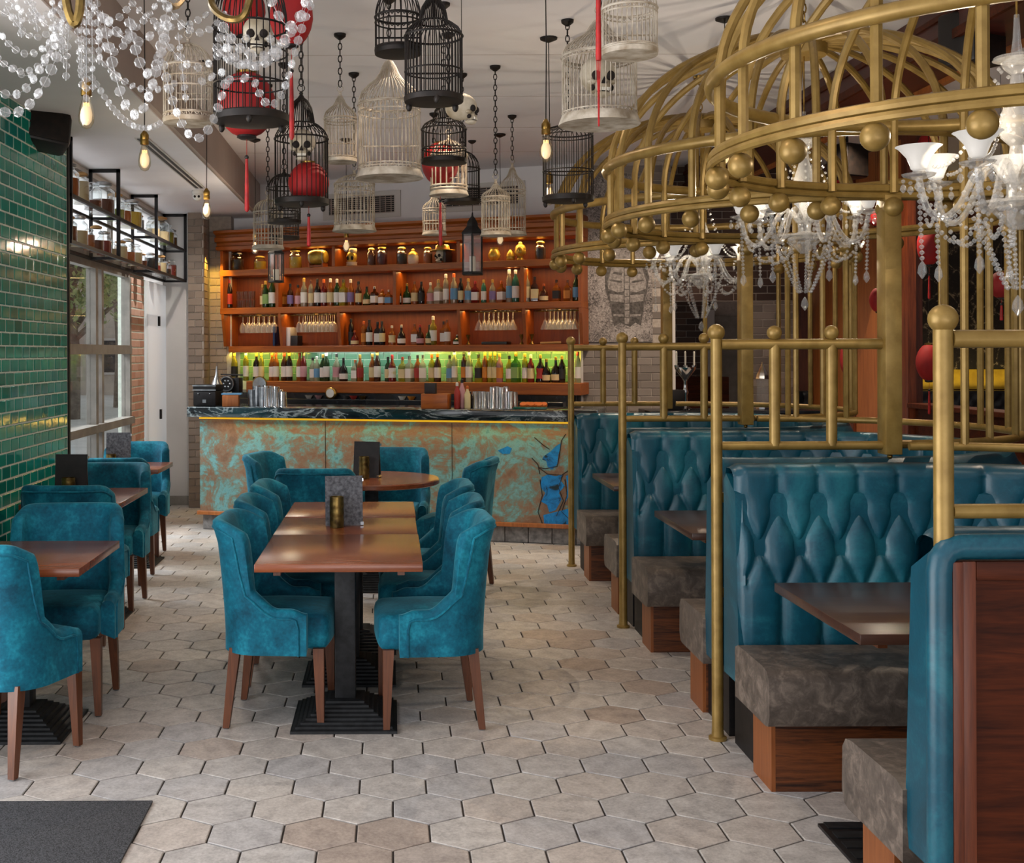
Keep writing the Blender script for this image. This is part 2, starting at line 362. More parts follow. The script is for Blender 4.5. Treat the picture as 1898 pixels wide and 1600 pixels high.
def tilewall(parent, name, mat, o, eu, ev, nrm, W, Hh, tw, th, gap=.004, gapu=None, depth=.008, bond=.5, limit=300, skip=None, key=None):
    """individual bricks / tiles on a wall face: o corner, eu/ev unit axes, nrm outward"""
    eu, ev, nrm, o = Vector(eu), Vector(ev), Vector(nrm), Vector(o); cells = []
    rows = int(Hh / th + .999)
    for r in range(rows):
        x = -tw * bond * (r % 2); z0 = r * th; z1 = min(Hh, z0 + th)
        while x < W - 1e-6:
            a, b = max(0, x), min(W, x + tw); x += tw
            if b - a < .02 or z1 - z0 < .015: continue
            if skip and skip((a + b) / 2, (z0 + z1) / 2): continue
            cells.append((a, b, z0, z1))
    if key: cells.sort(key=lambda c: key((c[0] + c[1]) / 2, (c[2] + c[3]) / 2))
    cache = {}; bulk = MB()
    for i, (a, b, z0, z1) in enumerate(cells):
        w_, h_ = (b - a - (gapu or gap)) / 2, (z1 - z0 - gap) / 2; bv = min(.004, w_ * .3)
        def pts():
            q = []
            for (sx, sy) in ((-1, -1), (1, -1), (1, 1), (-1, 1)): q.append(eu * (sx * w_) + ev * (sy * h_))
            for (sx, sy) in ((-1, -1), (1, -1), (1, 1), (-1, 1)): q.append(eu * (sx * (w_ - bv)) + ev * (sy * (h_ - bv)) + nrm * depth)
            return q
        fs = [(4, 5, 6, 7)] + [(j, (j + 1) % 4, 4 + (j + 1) % 4, 4 + j) for j in range(4)]
        ctr = o + eu * ((a + b) / 2) + ev * ((z0 + z1) / 2)
        if i < limit:
            kk = (round(w_, 4), round(h_, 4))
            if kk not in cache: cache[kk] = MB().add(pts(), fs).mesh(name, mat, False)
            q = link(name, cache[kk], parent, ctr)
            q.rotation_euler = tuple(R.uniform(-.006, .006) for _ in range(3))
        else: bulk.add([p + ctr for p in pts()], fs)
    if bulk.v: bulk.build(name + '_field', mat, parent, False, kind='stuff')
# ------------------------------------------------------------------ the room shell
ZC, ZS, XS = 3.5, 3.14, -1.44        # ceiling, soffit over the windows, soffit edge
XT = -2.2                            # face of the green tiled wall
floor = struct('floor', MB().box(-3.2, 8.2, -2.5, 14.6, -.12, -.007), 'grout')
TW = .25; TP = TW * sqrt(3) / 2
hexv = [(sin(pi / 3 * i), cos(pi / 3 * i)) for i in range(6)]
def hexmb(c=(0, 0)):
    a, b = (TW / 2 - .0035) / cos(pi / 6), (TW / 2 - .0065) / cos(pi / 6)
    vs = [(c[0] + x * a, c[1] + y * a, -.006) for x, y in hexv] + [(c[0] + x * a, c[1] + y * a, -.002) for x, y in hexv] + [(c[0] + x * b, c[1] + y * b, 0) for x, y in hexv]
    fs = [tuple(range(12, 18))] + [(r * 6 + i, r * 6 + (i + 1) % 6, r * 6 + 6 + (i + 1) % 6, r * 6 + 6 + i) for r in (0, 1) for i in range(6)]
    return vs, fs
hex_me = MB().add(*hexmb()).mesh('floor_tile', 'floor_tile', False)
cells = []
for r in range(-30, 44):
    y = 4.022 + r * TP
    for q in range(-14, 33):
        x = q * TW + (TW / 2 if r % 2 else 0)
        if -2.42 < x < 7.6 and y < 13.3: cells.append((x, y))
def seen(c):
    x, y = c
    return y > 3.66 and CX + x * F / y > -40 and x < 1.62 and CX + x * F / y < 1700 and not (x < -1.9 and y < 8)
vis = sorted([c for c in cells if seen(c)], key=lambda c: c[1])
bulk = MB()
for c in vis[:300]:
    t = link('floor_tile', hex_me, floor, (c[0], c[1], R.uniform(-.0006, .0006))); t.rotation_euler = (R.uniform(-.002, .002), R.uniform(-.002, .002), pi / 3 * R.randrange(6))
for c in set(cells) - set(vis[:300]): bulk.add(*hexmb(c))
bulk.build('floor_tile_field', 'floor_tile', floor, False, kind='stuff')

ceiling = struct('ceiling', MB().box(-3.0, 8.0, -2.2, 14.6, ZC, ZC + .15), 'ceiling_paint')
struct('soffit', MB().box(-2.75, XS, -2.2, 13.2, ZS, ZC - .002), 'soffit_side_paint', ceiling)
struct('soffit_lining', MB().box(-2.75, XS - .03, -2.2, 13.2, ZS - .012, ZS - .001), 'ceiling_paint', ceiling)
# plasterboard seams of the ceiling
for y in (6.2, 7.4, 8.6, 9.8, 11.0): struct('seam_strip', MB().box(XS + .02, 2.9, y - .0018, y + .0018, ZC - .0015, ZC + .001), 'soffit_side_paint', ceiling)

wl = struct('wall_left', MB().box(XT - .15, XT, 4.55, 8.02, 0, ZS - .015), 'tile_grout')
tilewall(wl, 'wall_tile', 'green_glaze', (XT, 4.56, 0), (0, 1, 0), (0, 0, 1), (1, 0, 0), 3.45, ZS - .02, .15, .0765, gap=.0085, gapu=.015, depth=.004,
         key=lambda u, v: (0 if (u + 4.56 > 6.45 and v > .72) else 1, -v))
struct('trim_1', MB().box(XT - .152, XT + .012, 8.02, 8.05, 0, ZS - .015), 'dark_wire')
# the window bay beyond the tiled wall
XW = -2.45
wb_ = struct('wall_bay', MB().box(XW - .12, XW, 8.05, 11.04, 0, .34).box(XW - .12, XW, 8.05, 13.0, 2.40, 2.47).box(XW - .12, XW, 8.05, 13.0, 3.08, ZS - .014).box(XW - .12, XW, 12.70, 13.0, 0, 2.40).box(XW - .12, XW, 11.70, 12.70, 0, .1), 'white_paint')
struct('door_panel', MB().box(XW, XW + .03, 11.72, 12.70, .10, 2.36, .004), 'frosted_film', wb_)
struct('panel_handle', MB().box(XW + .03, XW + .05, 12.25, 12.29, 1.92, 2.02).box(XW + .03, XW + .05, 12.32, 12.36, .95, 1.05), 'dark_wire', wb_)
struct('end_wall', MB().box(XW, -2.16, 12.72, 13.05, 0, ZS - .014), 'white_paint', wb_)
struct('baseboard_left', MB().box(XW, XW + .05, 8.06, 12.72, 0, .11).box(XW + .05, -2.17, 12.69, 12.72, 0, .10), 'grey_frame')
bp = struct('wall_brick_reveal', MB().box(XW - .11, XW, 11.06, 11.70, 0, 2.395), 'tile_grout')
tilewall(bp, 'brick', 'red_brick', (XW, 11.065, .34), (0, 1, 0), (0, 0, 1), (1, 0, 0), .63, 2.05, .225, .075, gap=.013, depth=.004)
# window: frame bars, mullion, transom, sill rail, panes
win = struct('window_1', MB().box(XW - .06, XW + .01, 8.06, 11.05, .30, .36).box(XW - .06, XW + .01, 8.06, 11.05, 2.34, 2.40), 'grey_frame')
for y0, y1 in ((8.06, 8.12), (9.72, 9.80), (9.92, 9.99), (10.98, 11.05)): struct('mullion', MB().box(XW - .06, XW + .02, y0, y1, .36, 2.34), 'grey_frame', win)
struct('transom', MB().box(XW - .055, XW + .025, 8.06, 11.05, 1.63, 1.71), 'grey_frame', win)
struct('sill_rail', MB().box(XW - .055, XW + .05, 8.06, 11.05, .985, 1.05), 'grey_frame', win)
for y0, y1 in ((8.12, 9.72), (9.99, 10.98)):
    for z0, z1 in ((.36, .985), (1.05, 1.63), (1.71, 2.34)): struct('pane', MB().box(XW - .03, XW - .024, y0, y1, z0, z1), 'window_glass', win)
# second window high above, behind the jar shelf
win2 = struct('window_2', MB().box(XW - .05, XW + .01, 8.06, 12.72, 3.05, 3.08).box(XW - .05, XW + .01, 8.06, 12.72, 2.47, 2.50), 'grey_frame')
for y0 in (8.06, 10.3, 12.66): struct('mullion', MB().box(XW - .05, XW + .012, y0, y0 + .06, 2.50, 3.05), 'grey_frame', win2)
for y0, y1 in ((8.12, 10.3), (10.36, 12.66)): struct('pane', MB().box(XW - .03, XW - .024, y0, y1, 2.50, 3.05), 'sky_film', win2)

# brown tiled pier beside the bar and the wall behind the bar
pier = struct('pillar', MB().box(-2.15, -1.985, 12.5, 13.1, 0, ZS - .014), 'brick_grout')
tilewall(pier, 'brick', 'brown_brick', (-2.15, 12.5, 0), (1, 0, 0), (0, 0, 1), (0, -1, 0), .165, ZS - .02, .15, .0765)
tilewall(pier, 'brick', 'brown_brick', (-1.985, 12.5, 0), (0, 1, 0), (0, 0, 1), (1, 0, 0), .3, ZS - .02, .15, .0765, limit=80, key=lambda u, v: -v)
pier2 = struct('wall_beside_bar', MB().box(-1.98, -1.74, 12.88, 13.1, 0, ZC - .01), 'brick_grout')
tilewall(pier2, 'brick', 'brown_brick', (-1.98, 12.88, 0), (1, 0, 0), (0, 0, 1), (0, -1, 0), .19, 2.96, .15, .0765)
AB = -atan(.42)                      # the back bar stands at an angle
bb0 = Vector((0, 12.0, 0))
def BB(s, t=0, z=0): return Vector((s * cos(AB) - t * sin(AB), 12.0 + s * sin(AB) + t * cos(AB), z))
def bbmat(): return Matrix.Translation((0, 12.0, 0)) @ Matrix.Rotation(AB, 4, 'Z')
wback = struct('wall_back', MB().box(-2.3, 2.02, .40, .55, 0, ZC - .002).xf(bbmat()), 'ceiling_paint')
for s0, s1, z in ((-.95, -.05, 3.2), (.28, 1.30, 3.22)):
    v = struct('vent', MB().box(s0, s1, .385, .40, z - .14, z + .14).xf(bbmat()), 'white_paint', wback)
    struct('vent_hole', MB().box(s0 + .07, s1 - .07, .383, .386, z - .09, z + .09).xf(bbmat()), 'black_plastic', v)
    for i in range(9):
        zz = z - .085 + .0215 * i; struct('vent_slat', MB().box(s0 + .07, s1 - .07, .372, .384, zz - .003, zz + .003).xf(bbmat()), 'soffit_side_paint', v)
    for i in range(12):
        ss = s0 + .07 + (s1 - s0 - .14) * (i + .5) / 12; struct('vent_bar', MB().box(ss - .003, ss + .003, .370, .384, z - .09, z + .09).xf(bbmat()), 'soffit_side_paint', v)

# right of the bar: grey brick wall with the ribcage print, passage, pier
mw = struct('wall_mural', MB().box(1.86, 2.73, 11.5, 11.75, 0, ZC - .002), 'brick_grout')
tilewall(mw, 'brick', 'grey_brick', (1.86, 11.5, .9), (1, 0, 0), (0, 0, 1), (0, -1, 0), .87, 2.55, .225, .075, gap=.005, depth=.006, skip=lambda u, v: .05 < u < .72 and .82 < v < 2.1)
struct('trim_2', MB().box(1.835, 1.858, 11.42, 11.75, .9, ZC - .004).box(2.732, 2.76, 11.46, 11.75, 0, 2.3), 'white_paint')
hd = struct('wall_header', MB().box(2.765, 4.08, 11.85, 12.05, 2.14, ZC - .002), 'brick_grout')
tilewall(hd, 'brick', 'dark_brick', (2.765, 11.85, 2.14), (1, 0, 0), (0, 0, 1), (0, -1, 0), 1.31, 1.355, .225, .075, gap=.006, depth=.006)
pr = struct('wall_pier', MB().box(3.62, 4.08, 11.85, 12.25, 0, 2.138), 'brick_grout')
tilewall(pr, 'brick', 'grey_brick', (3.62, 11.85, .9), (1, 0, 0), (0, 0, 1), (0, -1, 0), .46, 1.238, .225, .075, gap=.006, depth=.006)
pw = struct('wall_passage', MB().box(2.5, 4.6, 14.0, 14.2, 0, ZC - .002), 'brick_grout')
tilewall(pw, 'brick', 'dark_brick', (2.6, 14.0, .9), (1, 0, 0), (0, 0, 1), (0, -1, 0), 1.2, 1.5, .225, .075, gap=.006, depth=.006)
struct('door_1', MB().box(3.82, 4.5, 13.93, 13.99, 0, 2.05, .006), 'grey_frame')
struct('trim_3', MB().box(3.70, 3.81, 13.9, 13.99, 0, 2.12), 'white_paint')

# wooden screen wall along the right, low ledge in front, beam
struct('wall_right', MB().box(7.75, 7.9, 2, 13.4, 0, ZC - .002), 'red_beam_wood')
sw = struct('wall_screen', MB().box(4.34, 4.44, 9.86, 12.2, 0, ZC - .002), 'mahogany_upright')
for y0, y1 in ((9.95, 10.95), (11.05, 12.15)): struct('panel', MB().box(4.31, 4.345, y0, y1, .3, 3.42, .008), 'screen_wood', sw)
for y0 in (9.80, 9.86, 10.96): struct('upright', MB().box(4.29, 4.36, y0, y0 + .055 if y0 < 10 else y0 + .08, 0, ZC - .004), 'mahogany_upright', sw)
lw = struct('wall_low', MB().box(4.34, 4.44, 4.5, 9.78, 0, 1.16), 'mahogany_panel')
struct('ledge', MB().box(4.27, 4.48, 4.5, 9.78, 1.16, 1.20, .006), 'mahogany_panel', lw)
beam = struct('beam', MB().box(2.95, 3.32, 2.0, 11.84, 3.27, ZC - .002), 'red_beam_wood')
struct('beam_edge', MB().box(2.93, 2.955, 2.0, 11.84, 3.26, 3.31).box(2.935, 2.955, 2.0, 11.84, 3.40, 3.43), 'mahogany_panel', beam)
struct('beam_lit_strip', MB().box(3.32, 3.36, 2.0, 11.84, 3.24, 3.30), 'screen_wood', beam)  # lit strip of the beam, its light put into a brighter orange wood
wbr = struct('wall_back_right', MB().box(4.45, 7.75, 13.2, 13.35, 0, ZC - .002), 'mahogany_upright')

# outside: street
g = struct('street', MB().box(-60, XW - .14, -12, 70, -.5, -.2), 'asphalt'); g['kind'] = 'structure'
def house(x, y, wd, dp, h, label):
    t = thing('terraced_house', label, 'building', (x, y, -.2))
    MB().box(-wd / 2, wd / 2, 0, dp, 0, h).build('facade', 'house_wall', t, False)
    MB().prism([(-wd / 2 - .3, h), (wd / 2 + .3, h), (0, h + 2.2)], -.3, dp + .3, 'y').build('roof', 'slate', t, False)
    for i in range(4):
        for j in range(2):
            f = MB().box(-wd / 2 + wd * (i + .3) / 4, -wd / 2 + wd * (i + .75) / 4, -.06, .02, .9 + 2.9 * j, 2.5 + 2.9 * j).build('window', 'white_paint', t, False)
            MB().box(-wd / 2 + wd * (i + .34) / 4, -wd / 2 + wd * (i + .71) / 4, -.07, -.055, 1.0 + 2.9 * j, 2.4 + 2.9 * j).build('pane', 'dark_granite', f, False)
house(-17.5, 52, 13, 8, 5.6, 'pale brick house across the street seen through the window')
def tree(x, y, h, r, label):
    t = thing('street_tree', label, 'tree', (x, y, -.2))
    m = MB(); m.tube([(0, 0, 0), (.05, 0, h * .3), (-.1, .1, h * .55), (.1, 0, h * .8)], [.22, .18, .13, .06], 7)
    for i in range(6):
        a = i * 1.1; m.tube([(0, 0, h * (.35 + .05 * i)), (r * .4 * cos(a), r * .4 * sin(a), h * (.5 + .06 * i)), (r * .8 * cos(a), r * .8 * sin(a), h * (.62 + .05 * i))], [.1, .06, .02], 5)
    m.build('trunk', 'bark', t)
    m = MB(); rr = random.Random(int(x * 10))
    for i in range(2600):
        a, b = rr.uniform(0, 2 * pi), rr.uniform(-1, 1); q = rr.uniform(.45, 1) * r; c = sqrt(1 - b * b)
        p = Vector((q * c * cos(a), q * c * sin(a), h * .72 + q * b * .75)); u = Vector((rr.uniform(-1, 1), rr.uniform(-1, 1), rr.uniform(-1, 1))).normalized(); n_ = u.cross(Vector((.3, .5, .8))).normalized()
        m.add([p - u * .12, p + n_ * .06, p + u * .12, p - n_ * .06], [(0, 1, 2, 3)])
    m.build('crown', 'leaf', t, False, kind='stuff')
tree(-8.9, 33, 6.2, 2.6, 'leafy green street tree seen through the upper near window pane')
tree(-9.2, 40, 7.0, 3.0, 'leafy green street tree seen through the upper far window pane')
# ------------------------------------------------------------------ bar counter
AF = -atan(.30)
bar = thing('bar_counter', 'long bar with verdigris copper front and black marble top', 'bar', (0, 10.43, 0), AF)
S0, S1 = -1.858, 1.80
MB().box(S0, S1, .0, .56, .175, 1.03).build('body', 'verdigris_copper', bar, False)
MB().box(S0 - .02, S1, -.03, .58, .14, .175, .004).build('wood_strip', 'screen_wood', bar, False)
MB().box(S0 + .02, S1, .03, .55, 0, .14).build('plinth', 'grout', bar, False)
for i in range(18):
    a = S0 + .02 + i * .2035; MB().box(a + .003, min(S1, a + .2), .012, .03, .004, .137, .003).build('plinth_tile', 'stone_plinth', bar, False)
for i in range(3): MB().box(S0 + .014, S0 + .02, .05 + i * .17, .05 + i * .17 + .16, .004, .137).build('plinth_tile', 'stone_plinth', bar, False)
top = MB().box(S0 - .10, S1, -.07, .66, 1.045, 1.14, .008).build('worktop', 'marble', bar)
MB().box(S0 + .01, S1, -.035, -.005, 1.028, 1.043).build('light_strip', 'led_yellow', bar, False)
# vertical joints of the copper sheets
for s in (-.62, .55): MB().box(s - .002, s + .002, -.003, .001, .18, 1.02).build('sheet_joint', 'dark_ink', bar, False)
# painted blue figure on the copper near the right end: raised patina patches
def patch(pts, name='blue_patch', mat='blue_patina', y=-.004):
    MB().prism([(a, b) for a, b in pts], y, .001, 'y').build(name, mat, bar, False)
def bp_(px, py):   # point on the bar front
    u = (px - CX) / F; X = 10.43 * u / (1 + .30 * u); d = 10.43 - .30 * X; return (X / cos(AF), H - (py - CY) * d / F)
patch([bp_(*q) for q in [(1040, 822), (1030, 828), (1020, 838), (1007, 847), (1004, 853), (1012, 856), (1014, 866), (1022, 872), (1032, 862), (1034, 846)]])
patch([bp_(*q) for q in [(1003, 886), (1014, 881), (1030, 884), (1043, 880), (1039, 893), (1046, 902), (1035, 915), (1040, 927), (1029, 947), (1017, 951), (1013, 937), (1002, 931), (1010, 915), (1001, 904)]])
patch([bp_(*q) for q in [(1048, 884), (1056, 880), (1056, 916), (1047, 932), (1051, 906)]])
patch([bp_(*q) for q in [(1006, 956), (1030, 950), (1054, 944), (1054, 976), (1008, 976)]])
patch([bp_(*q) for q in [(922, 836), (940, 828), (948, 832), (944, 842), (930, 842)]])
for L in ([(1048, 806), (1040, 818), (1036, 846), (1032, 866), (1010, 870), (998, 868)], [(998, 868), (1014, 880), (1040, 882), (1055, 872)], [(990, 812), (1006, 826), (1018, 834)], [(1046, 890), (1050, 920), (1040, 950), (1054, 964)], [(1000, 890), (1004, 920), (996, 950), (1004, 972)], [(1043, 880), (1034, 905), (1043, 930), (1030, 958)], [(985, 850), (996, 862), (1000, 880)]):
    MB().tube([(bp_(*q)[0], -.002, bp_(*q)[1]) for q in L], .004, 5).build('ink_line', 'dark_ink', bar)
light('bar_front_strip', 'AREA', (0.0, 10.36, 1.02), 4.5, AMBER, (radians(-22), 0, AF), 3.4, .03)

# ------------------------------------------------------------------ back bar shelving
bk = thing('back_bar', 'tall wooden back bar shelving with bracketed bays and moulded cornice', 'shelving', (0, 12.0, 0), AB)
BL, BR = -2.008, 1.97
ZA, ZB, ZC3, ZD = 2.465, 2.055, 1.643, 1.335        # undersides of three shelves, top of the bottle ledge
SHT = .065
def part(name, mb, mat, **kw): return mb.build(name, mat, bk, False, **kw)
part('back_panel', MB().box(BL, BR, .30, .34, 1.70, 2.90), 'bar_back_wood')
for z in (ZA, ZB, ZC3): part('shelf', MB().box(BL - (.0 if z != ZC3 else -.08), BR, 0 if z != ZC3 else .04, .30, z, z + SHT, .004), 'bar_wood')
m = MB()
prof = [(.0, 2.74), (-.05, 2.745), (-.055, 2.78), (-.03, 2.79), (-.03, 2.82), (-.075, 2.835), (-.08, 2.875), (-.05, 2.885), (-.05, 2.905), (-.10, 2.925), (-.10, 2.95), (.34, 2.95), (.34, 2.74)]
part('cornice', m.prism([(y, z) for y, z in prof], BL - .02, BR, 'x'), 'bar_wood')
def uprights(z0, z1, ss, w=.035):
    for s in ss: part('upright', MB().box(s - w / 2, s + w / 2, .005, .30, z0, z1, .003), 'bar_wood_upright')
def bs(px):   # pixel column -> coordinate along the back bar
    u = (px - CX) / F; return 12.0 * u / (1 + .42 * u) / cos(AB)
uprights(ZA + SHT, 2.74, [BL + .02, bs(618), bs(850), BR - .02])
uprights(ZB + SHT, ZA, [BL + .02, bs(513), bs(731), bs(968), BR - .02])
for px in (413, 518, 627, 850, 971, 1076):     # shaped brackets narrowing downwards
    s = bs(px); part('bracket', MB().prism([(.0, ZB), (.0, ZB - .05), (.05, ZC3 + SHT), (.30, ZC3 + SHT), (.30, ZB)], s - .016, s + .016, 'x'), 'bar_wood_upright')
part('splashback', MB().box(BL + .08, BR, .29, .32, ZD - .1, ZC3), 'tile_grout')
tilewall(bk, 'tile', 'splash_tile', (BL + .08, .29, ZD), (1, 0, 0), (0, 0, 1), (0, -1, 0), BR - BL - .08, ZC3 - ZD, .15, .076, gap=.004, depth=.006)
part('bottle_ledge', MB().box(BL + .35, BR, -.05, .29, ZD - .115, ZD, .004), 'bar_wood')
cab = thing('back_counter', 'dark granite back counter with fridges under the bottle ledge', 'counter', (0, 12.0, 0), AB)
MB().box(BL + .3, BR - .13, -.22, .26, 1.10, 1.16, .004).build('worktop', 'dark_granite', cab, False)
MB().box(BL + .3, BR - .13, -.10, .26, 1.16, 1.218).build('upstand', 'dark_granite', cab, False)
for i in range(6):
    a = BL + .3 + i * .59; c = MB().box(a + .01, a + .57, -.18, .26, .05, 1.09, .005).build('fridge_door', 'black_plastic', cab, False)
    MB().tube([(a + .06, -.20, .4), (a + .06, -.20, .85)], .01, 6).build('handle', 'steel', c)
# lights of the shelving: warm strips under each shelf and at the splashback
for z, e in ((2.72, 3.4), (ZA - .01, 3.2), (ZB - .01, 3.0)):
    p = BB(-.02, .12, z); light('shelf_strip', 'AREA', p, e * 3.0, (1.0, .60, .22), (0, 0, AB), 3.8, .05)
p = BB(1.05, .12, ZC3 - .01); light('splash_strip', 'AREA', p, 5.5, (1.0, .85, .12), (radians(25), 0, AB), 1.7, .05)
p = BB(-1.55, .12, ZC3 - .01); light('splash_strip', 'AREA', p, 3.2, (1.0, .80, .10), (radians(25), 0, AB), .8, .05)
p = BB(-.35, .12, ZC3 - .01); light('splash_strip', 'AREA', p, 2.8, (.85, 1.0, .9), (radians(25), 0, AB), 1.4, .05)
light('pier_wash', 'SPOT', (-1.915, 12.56, 2.70), 34, (1.0, .66, .10), (radians(22), 0, 0), 0.02, spot_size=radians(95), spot_blend=.7)

# ------------------------------------------------------------------ bottles
SHAPES = {
 'round': [(.036, 0), (.038, .01), (.038, .17), (.034, .20), (.016, .235), (.0135, .27), (.0135, .30)],
 'wine': [(.035, 0), (.037, .01), (.037, .185), (.028, .22), (.014, .25), (.0135, .30)],
 'slim': [(.029, 0), (.031, .01), (.031, .20), (.024, .235), (.013, .255), (.012, .30)],
 'squat': [(.046, 0), (.05, .01), (.052, .11), (.043, .17), (.018, .205), (.015, .25), (.015, .30)],
 'square': [(.041, 0), (.043, .008), (.043, .18), (.036, .205), (.016, .225), (.0145, .30)],
 'bell': [(.044, 0), (.047, .02), (.036, .12), (.045, .16), (.03, .20), (.015, .23), (.0145, .30)]}
BC = {}
def bottle_parts(shape, col, lab, cap):
    k = (shape, col, lab, cap)
    if k in BC: return BC[k]
    pr = SHAPES[shape]; n = 4 if shape == 'square' else 10; ph = pi / 4 if n == 4 else 0; q = 1.2 if n == 4 else 1
    def me(nm, prof, mat): return MB().lathe([(r * q, z) for r, z in prof], n, ph=ph).mesh(nm, mat, True, 50)
    def rad(z):
        for (r0, z0), (r1, z1) in zip(pr, pr[1:]):
            if z0 <= z <= z1: return r0 + (r1 - r0) * (z - z0) / (z1 - z0 + 1e-9)
        return pr[-1][0]
    zs = (.045, .155) if shape != 'squat' else (.03, .10)
    lp = [(rad(z) + .0012, z) for z in (zs[0], (zs[0] + zs[1]) / 2, zs[1])]
    lb = MB().lathe([(r * q, z) for r, z in lp], n, cap=False, ph=ph).mesh('label', lab, True, 50)
    cp = MB().lathe([(.0155, .265), (.0155, .302), (.008, .306)], 8).mesh('cap', cap, True, 50)
    BC[k] = (me('glass', pr, col), lb, cp); return BC[k]
CN = dict(bottle_green='green', bottle_dark='near-black', bottle_amber='amber', bottle_clear='clear', bottle_red='dark red', bottle_yellow='yellow', bottle_lime='bright green', bottle_brown='brown', bottle_teal='pale teal', bottle_pink='pink', bottle_blue='blue')
bnum = {}
def bottle(px, hpx, shape, col, lab, cap, shelf, zshelf, t=.13, wide=1.0, lean=0):
    i = bnum[shelf] = bnum.get(shelf, -1) + 1
    s = bs(px); p = BB(s, t, zshelf); p = BB((px - CX) * p.y / F / cos(AB) - t * -sin(AB) / cos(AB) * 0, t, zshelf) if False else p
    # keep the pixel column although the bottle stands back from the shelf edge
    for _ in range(3):
        err = (CX + p.x * F / p.y) - px; s -= err * p.y / F; p = BB(s, t, zshelf)
    h = hpx * p.y / F
    g, l, c = bottle_parts(shape, 'bottle_' + col, 'label_' + lab, 'cap_' + cap)
    b = thing('bottle', f"{CN['bottle_' + col]} bottle with {lab} label, {ORD[i]} from the tiled pier on {shelf}", 'bottle', p, AB + R.uniform(-.3, .3), 'bottles on ' + shelf)
    k = h / .306; wv = max(.85, min(1.35, k * .5 + .5)) * wide
    for nm, me in (('glass', g), ('label', l), ('cap', c)):
        o = link(nm, me, b); o.scale = (wv, wv, k)
UP = 'the upper bottle shelf'; MID = 'the middle shelf'; LOW = 'the bottle ledge'
def c1(x): return 390 + x / 5.272
def c2(x): return 730 + x / 5.272
rows = [(c1(185), 54, 'wine', 'dark', 'red', 'red'), (c1(512), 44, 'slim', 'amber', 'cream', 'cap'), (c1(541), 50, 'round', 'green', 'green', 'gold'), (c1(605), 56, 'wine', 'green', 'white', 'black'),
 (c1(707), 40, 'square', 'amber', 'orange', 'gold'), (c1(783), 44, 'round', 'brown', 'purple', 'black'), (c1(858), 42, 'round', 'amber', 'pink', 'black'), (c1(917), 54, 'round', 'clear', 'white', 'gold'), (c1(985), 50, 'slim', 'clear', 'cream', 'brown'), (c1(1048), 52, 'round', 'dark', 'white', 'black'), (c1(1110), 51, 'round', 'red', 'white', 'orange'), (c1(1175), 52, 'round', 'amber', 'cream', 'white'), (c1(1240), 51, 'wine', 'green', 'white', 'white'), (c1(1303), 50, 'square', 'yellow', 'white', 'black'), (c1(1373), 50, 'round', 'amber', 'purple', 'white'), (c1(1450), 46, 'round', 'brown', 'cream', 'black'), (c1(1530), 36, 'squat', 'green', 'cream', 'black'), (c1(1606), 36, 'square', 'brown', 'white', 'white'), (c1(1682), 30, 'square', 'amber', 'white', 'orange'), (c1(1744), 29, 'square', 'amber', 'blue', 'white'),
 (c2(46), 33, 'round', 'dark', 'white', 'white'), (c2(130), 40, 'squat', 'green', 'white', 'gold'), (c2(205), 44, 'bell', 'amber', 'cream', 'brown'), (c2(272), 43, 'round', 'dark', 'black', 'black'), (c2(360), 41, 'bell', 'clear', 'pink', 'white'), (c2(437), 46, 'square', 'clear', 'white', 'gold'), (c2(511), 56, 'slim', 'clear', 'white', 'white'), (c2(590), 57, 'round', 'clear', 'blue', 'orange'), (c2(657), 48, 'slim', 'dark', 'cream', 'black'), (c2(730), 47, 'bell', 'clear', 'blue', 'gold'), (c2(797), 42, 'square', 'red', 'white', 'red'), (c2(880), 44, 'slim', 'teal', 'white', 'gold'), (c2(967), 44, 'round', 'clear', 'purple', 'gold'), (c2(1052), 41, 'square', 'amber', 'white', 'orange'), (c2(1130), 62, 'slim', 'clear', 'blue', 'white'), (c2(1192), 61, 'wine', 'teal', 'white', 'white'), (c2(1300), 58, 'round', 'clear', 'cream', 'gold'), (c2(1380), 48, 'square', 'brown', 'cream', 'black'), (c2(1468), 34, 'squat', 'brown', 'cream', 'orange'), (c2(1592), 41, 'square', 'amber', 'black', 'black'), (c2(1700), 41, 'square', 'amber', 'orange', 'brown'), (c2(1785), 52, 'wine', 'green', 'blue', 'black')]
for r in rows: bottle(*r[:5], 'gold' if r[5] == 'cap' else r[5], UP, ZB + SHT)
for r in [(c1(1375), 50, 'slim', 'dark', 'black', 'black'), (c1(1410), 28, 'squat', 'red', 'cream', 'orange'), (c1(1500), 45, 'slim', 'amber', 'orange', 'orange'), (c1(1553), 48, 'round', 'dark', 'white', 'black'), (c1(1635), 44, 'square', 'dark', 'white', 'black'), (c1(1678), 45, 'round', 'dark', 'cream', 'black'), (c1(1775), 37, 'bell', 'amber', 'cream', 'pinkcap'), (c1(1868), 38, 'squat', 'dark', 'white', 'white'),
          (c2(205), 40, 'square', 'amber', 'white', 'brown'), (c2(257), 38, 'squat', 'brown', 'pink', 'red'), (c2(350), 38, 'squat', 'green', 'cream', 'black'), (c2(385), 54, 'round', 'yellow', 'white', 'white'), (c2(487), 44, 'square', 'amber', 'white', 'black'), (c2(522), 48, 'round', 'amber', 'white', 'brown'), (c2(620), 19, 'squat', 'green', 'white', 'white')]:
    bottle(*r[:5], 'white' if r[5] == 'pinkcap' else r[5], MID, ZC3 + SHT)
cols = ['yellow', 'yellow', 'dark', 'yellow', 'amber', 'amber', 'brown', 'dark', 'amber', 'red', 'clear', 'clear', 'green', 'green', 'clear', 'dark', 'clear', 'amber', 'amber', 'brown', 'green', 'red']
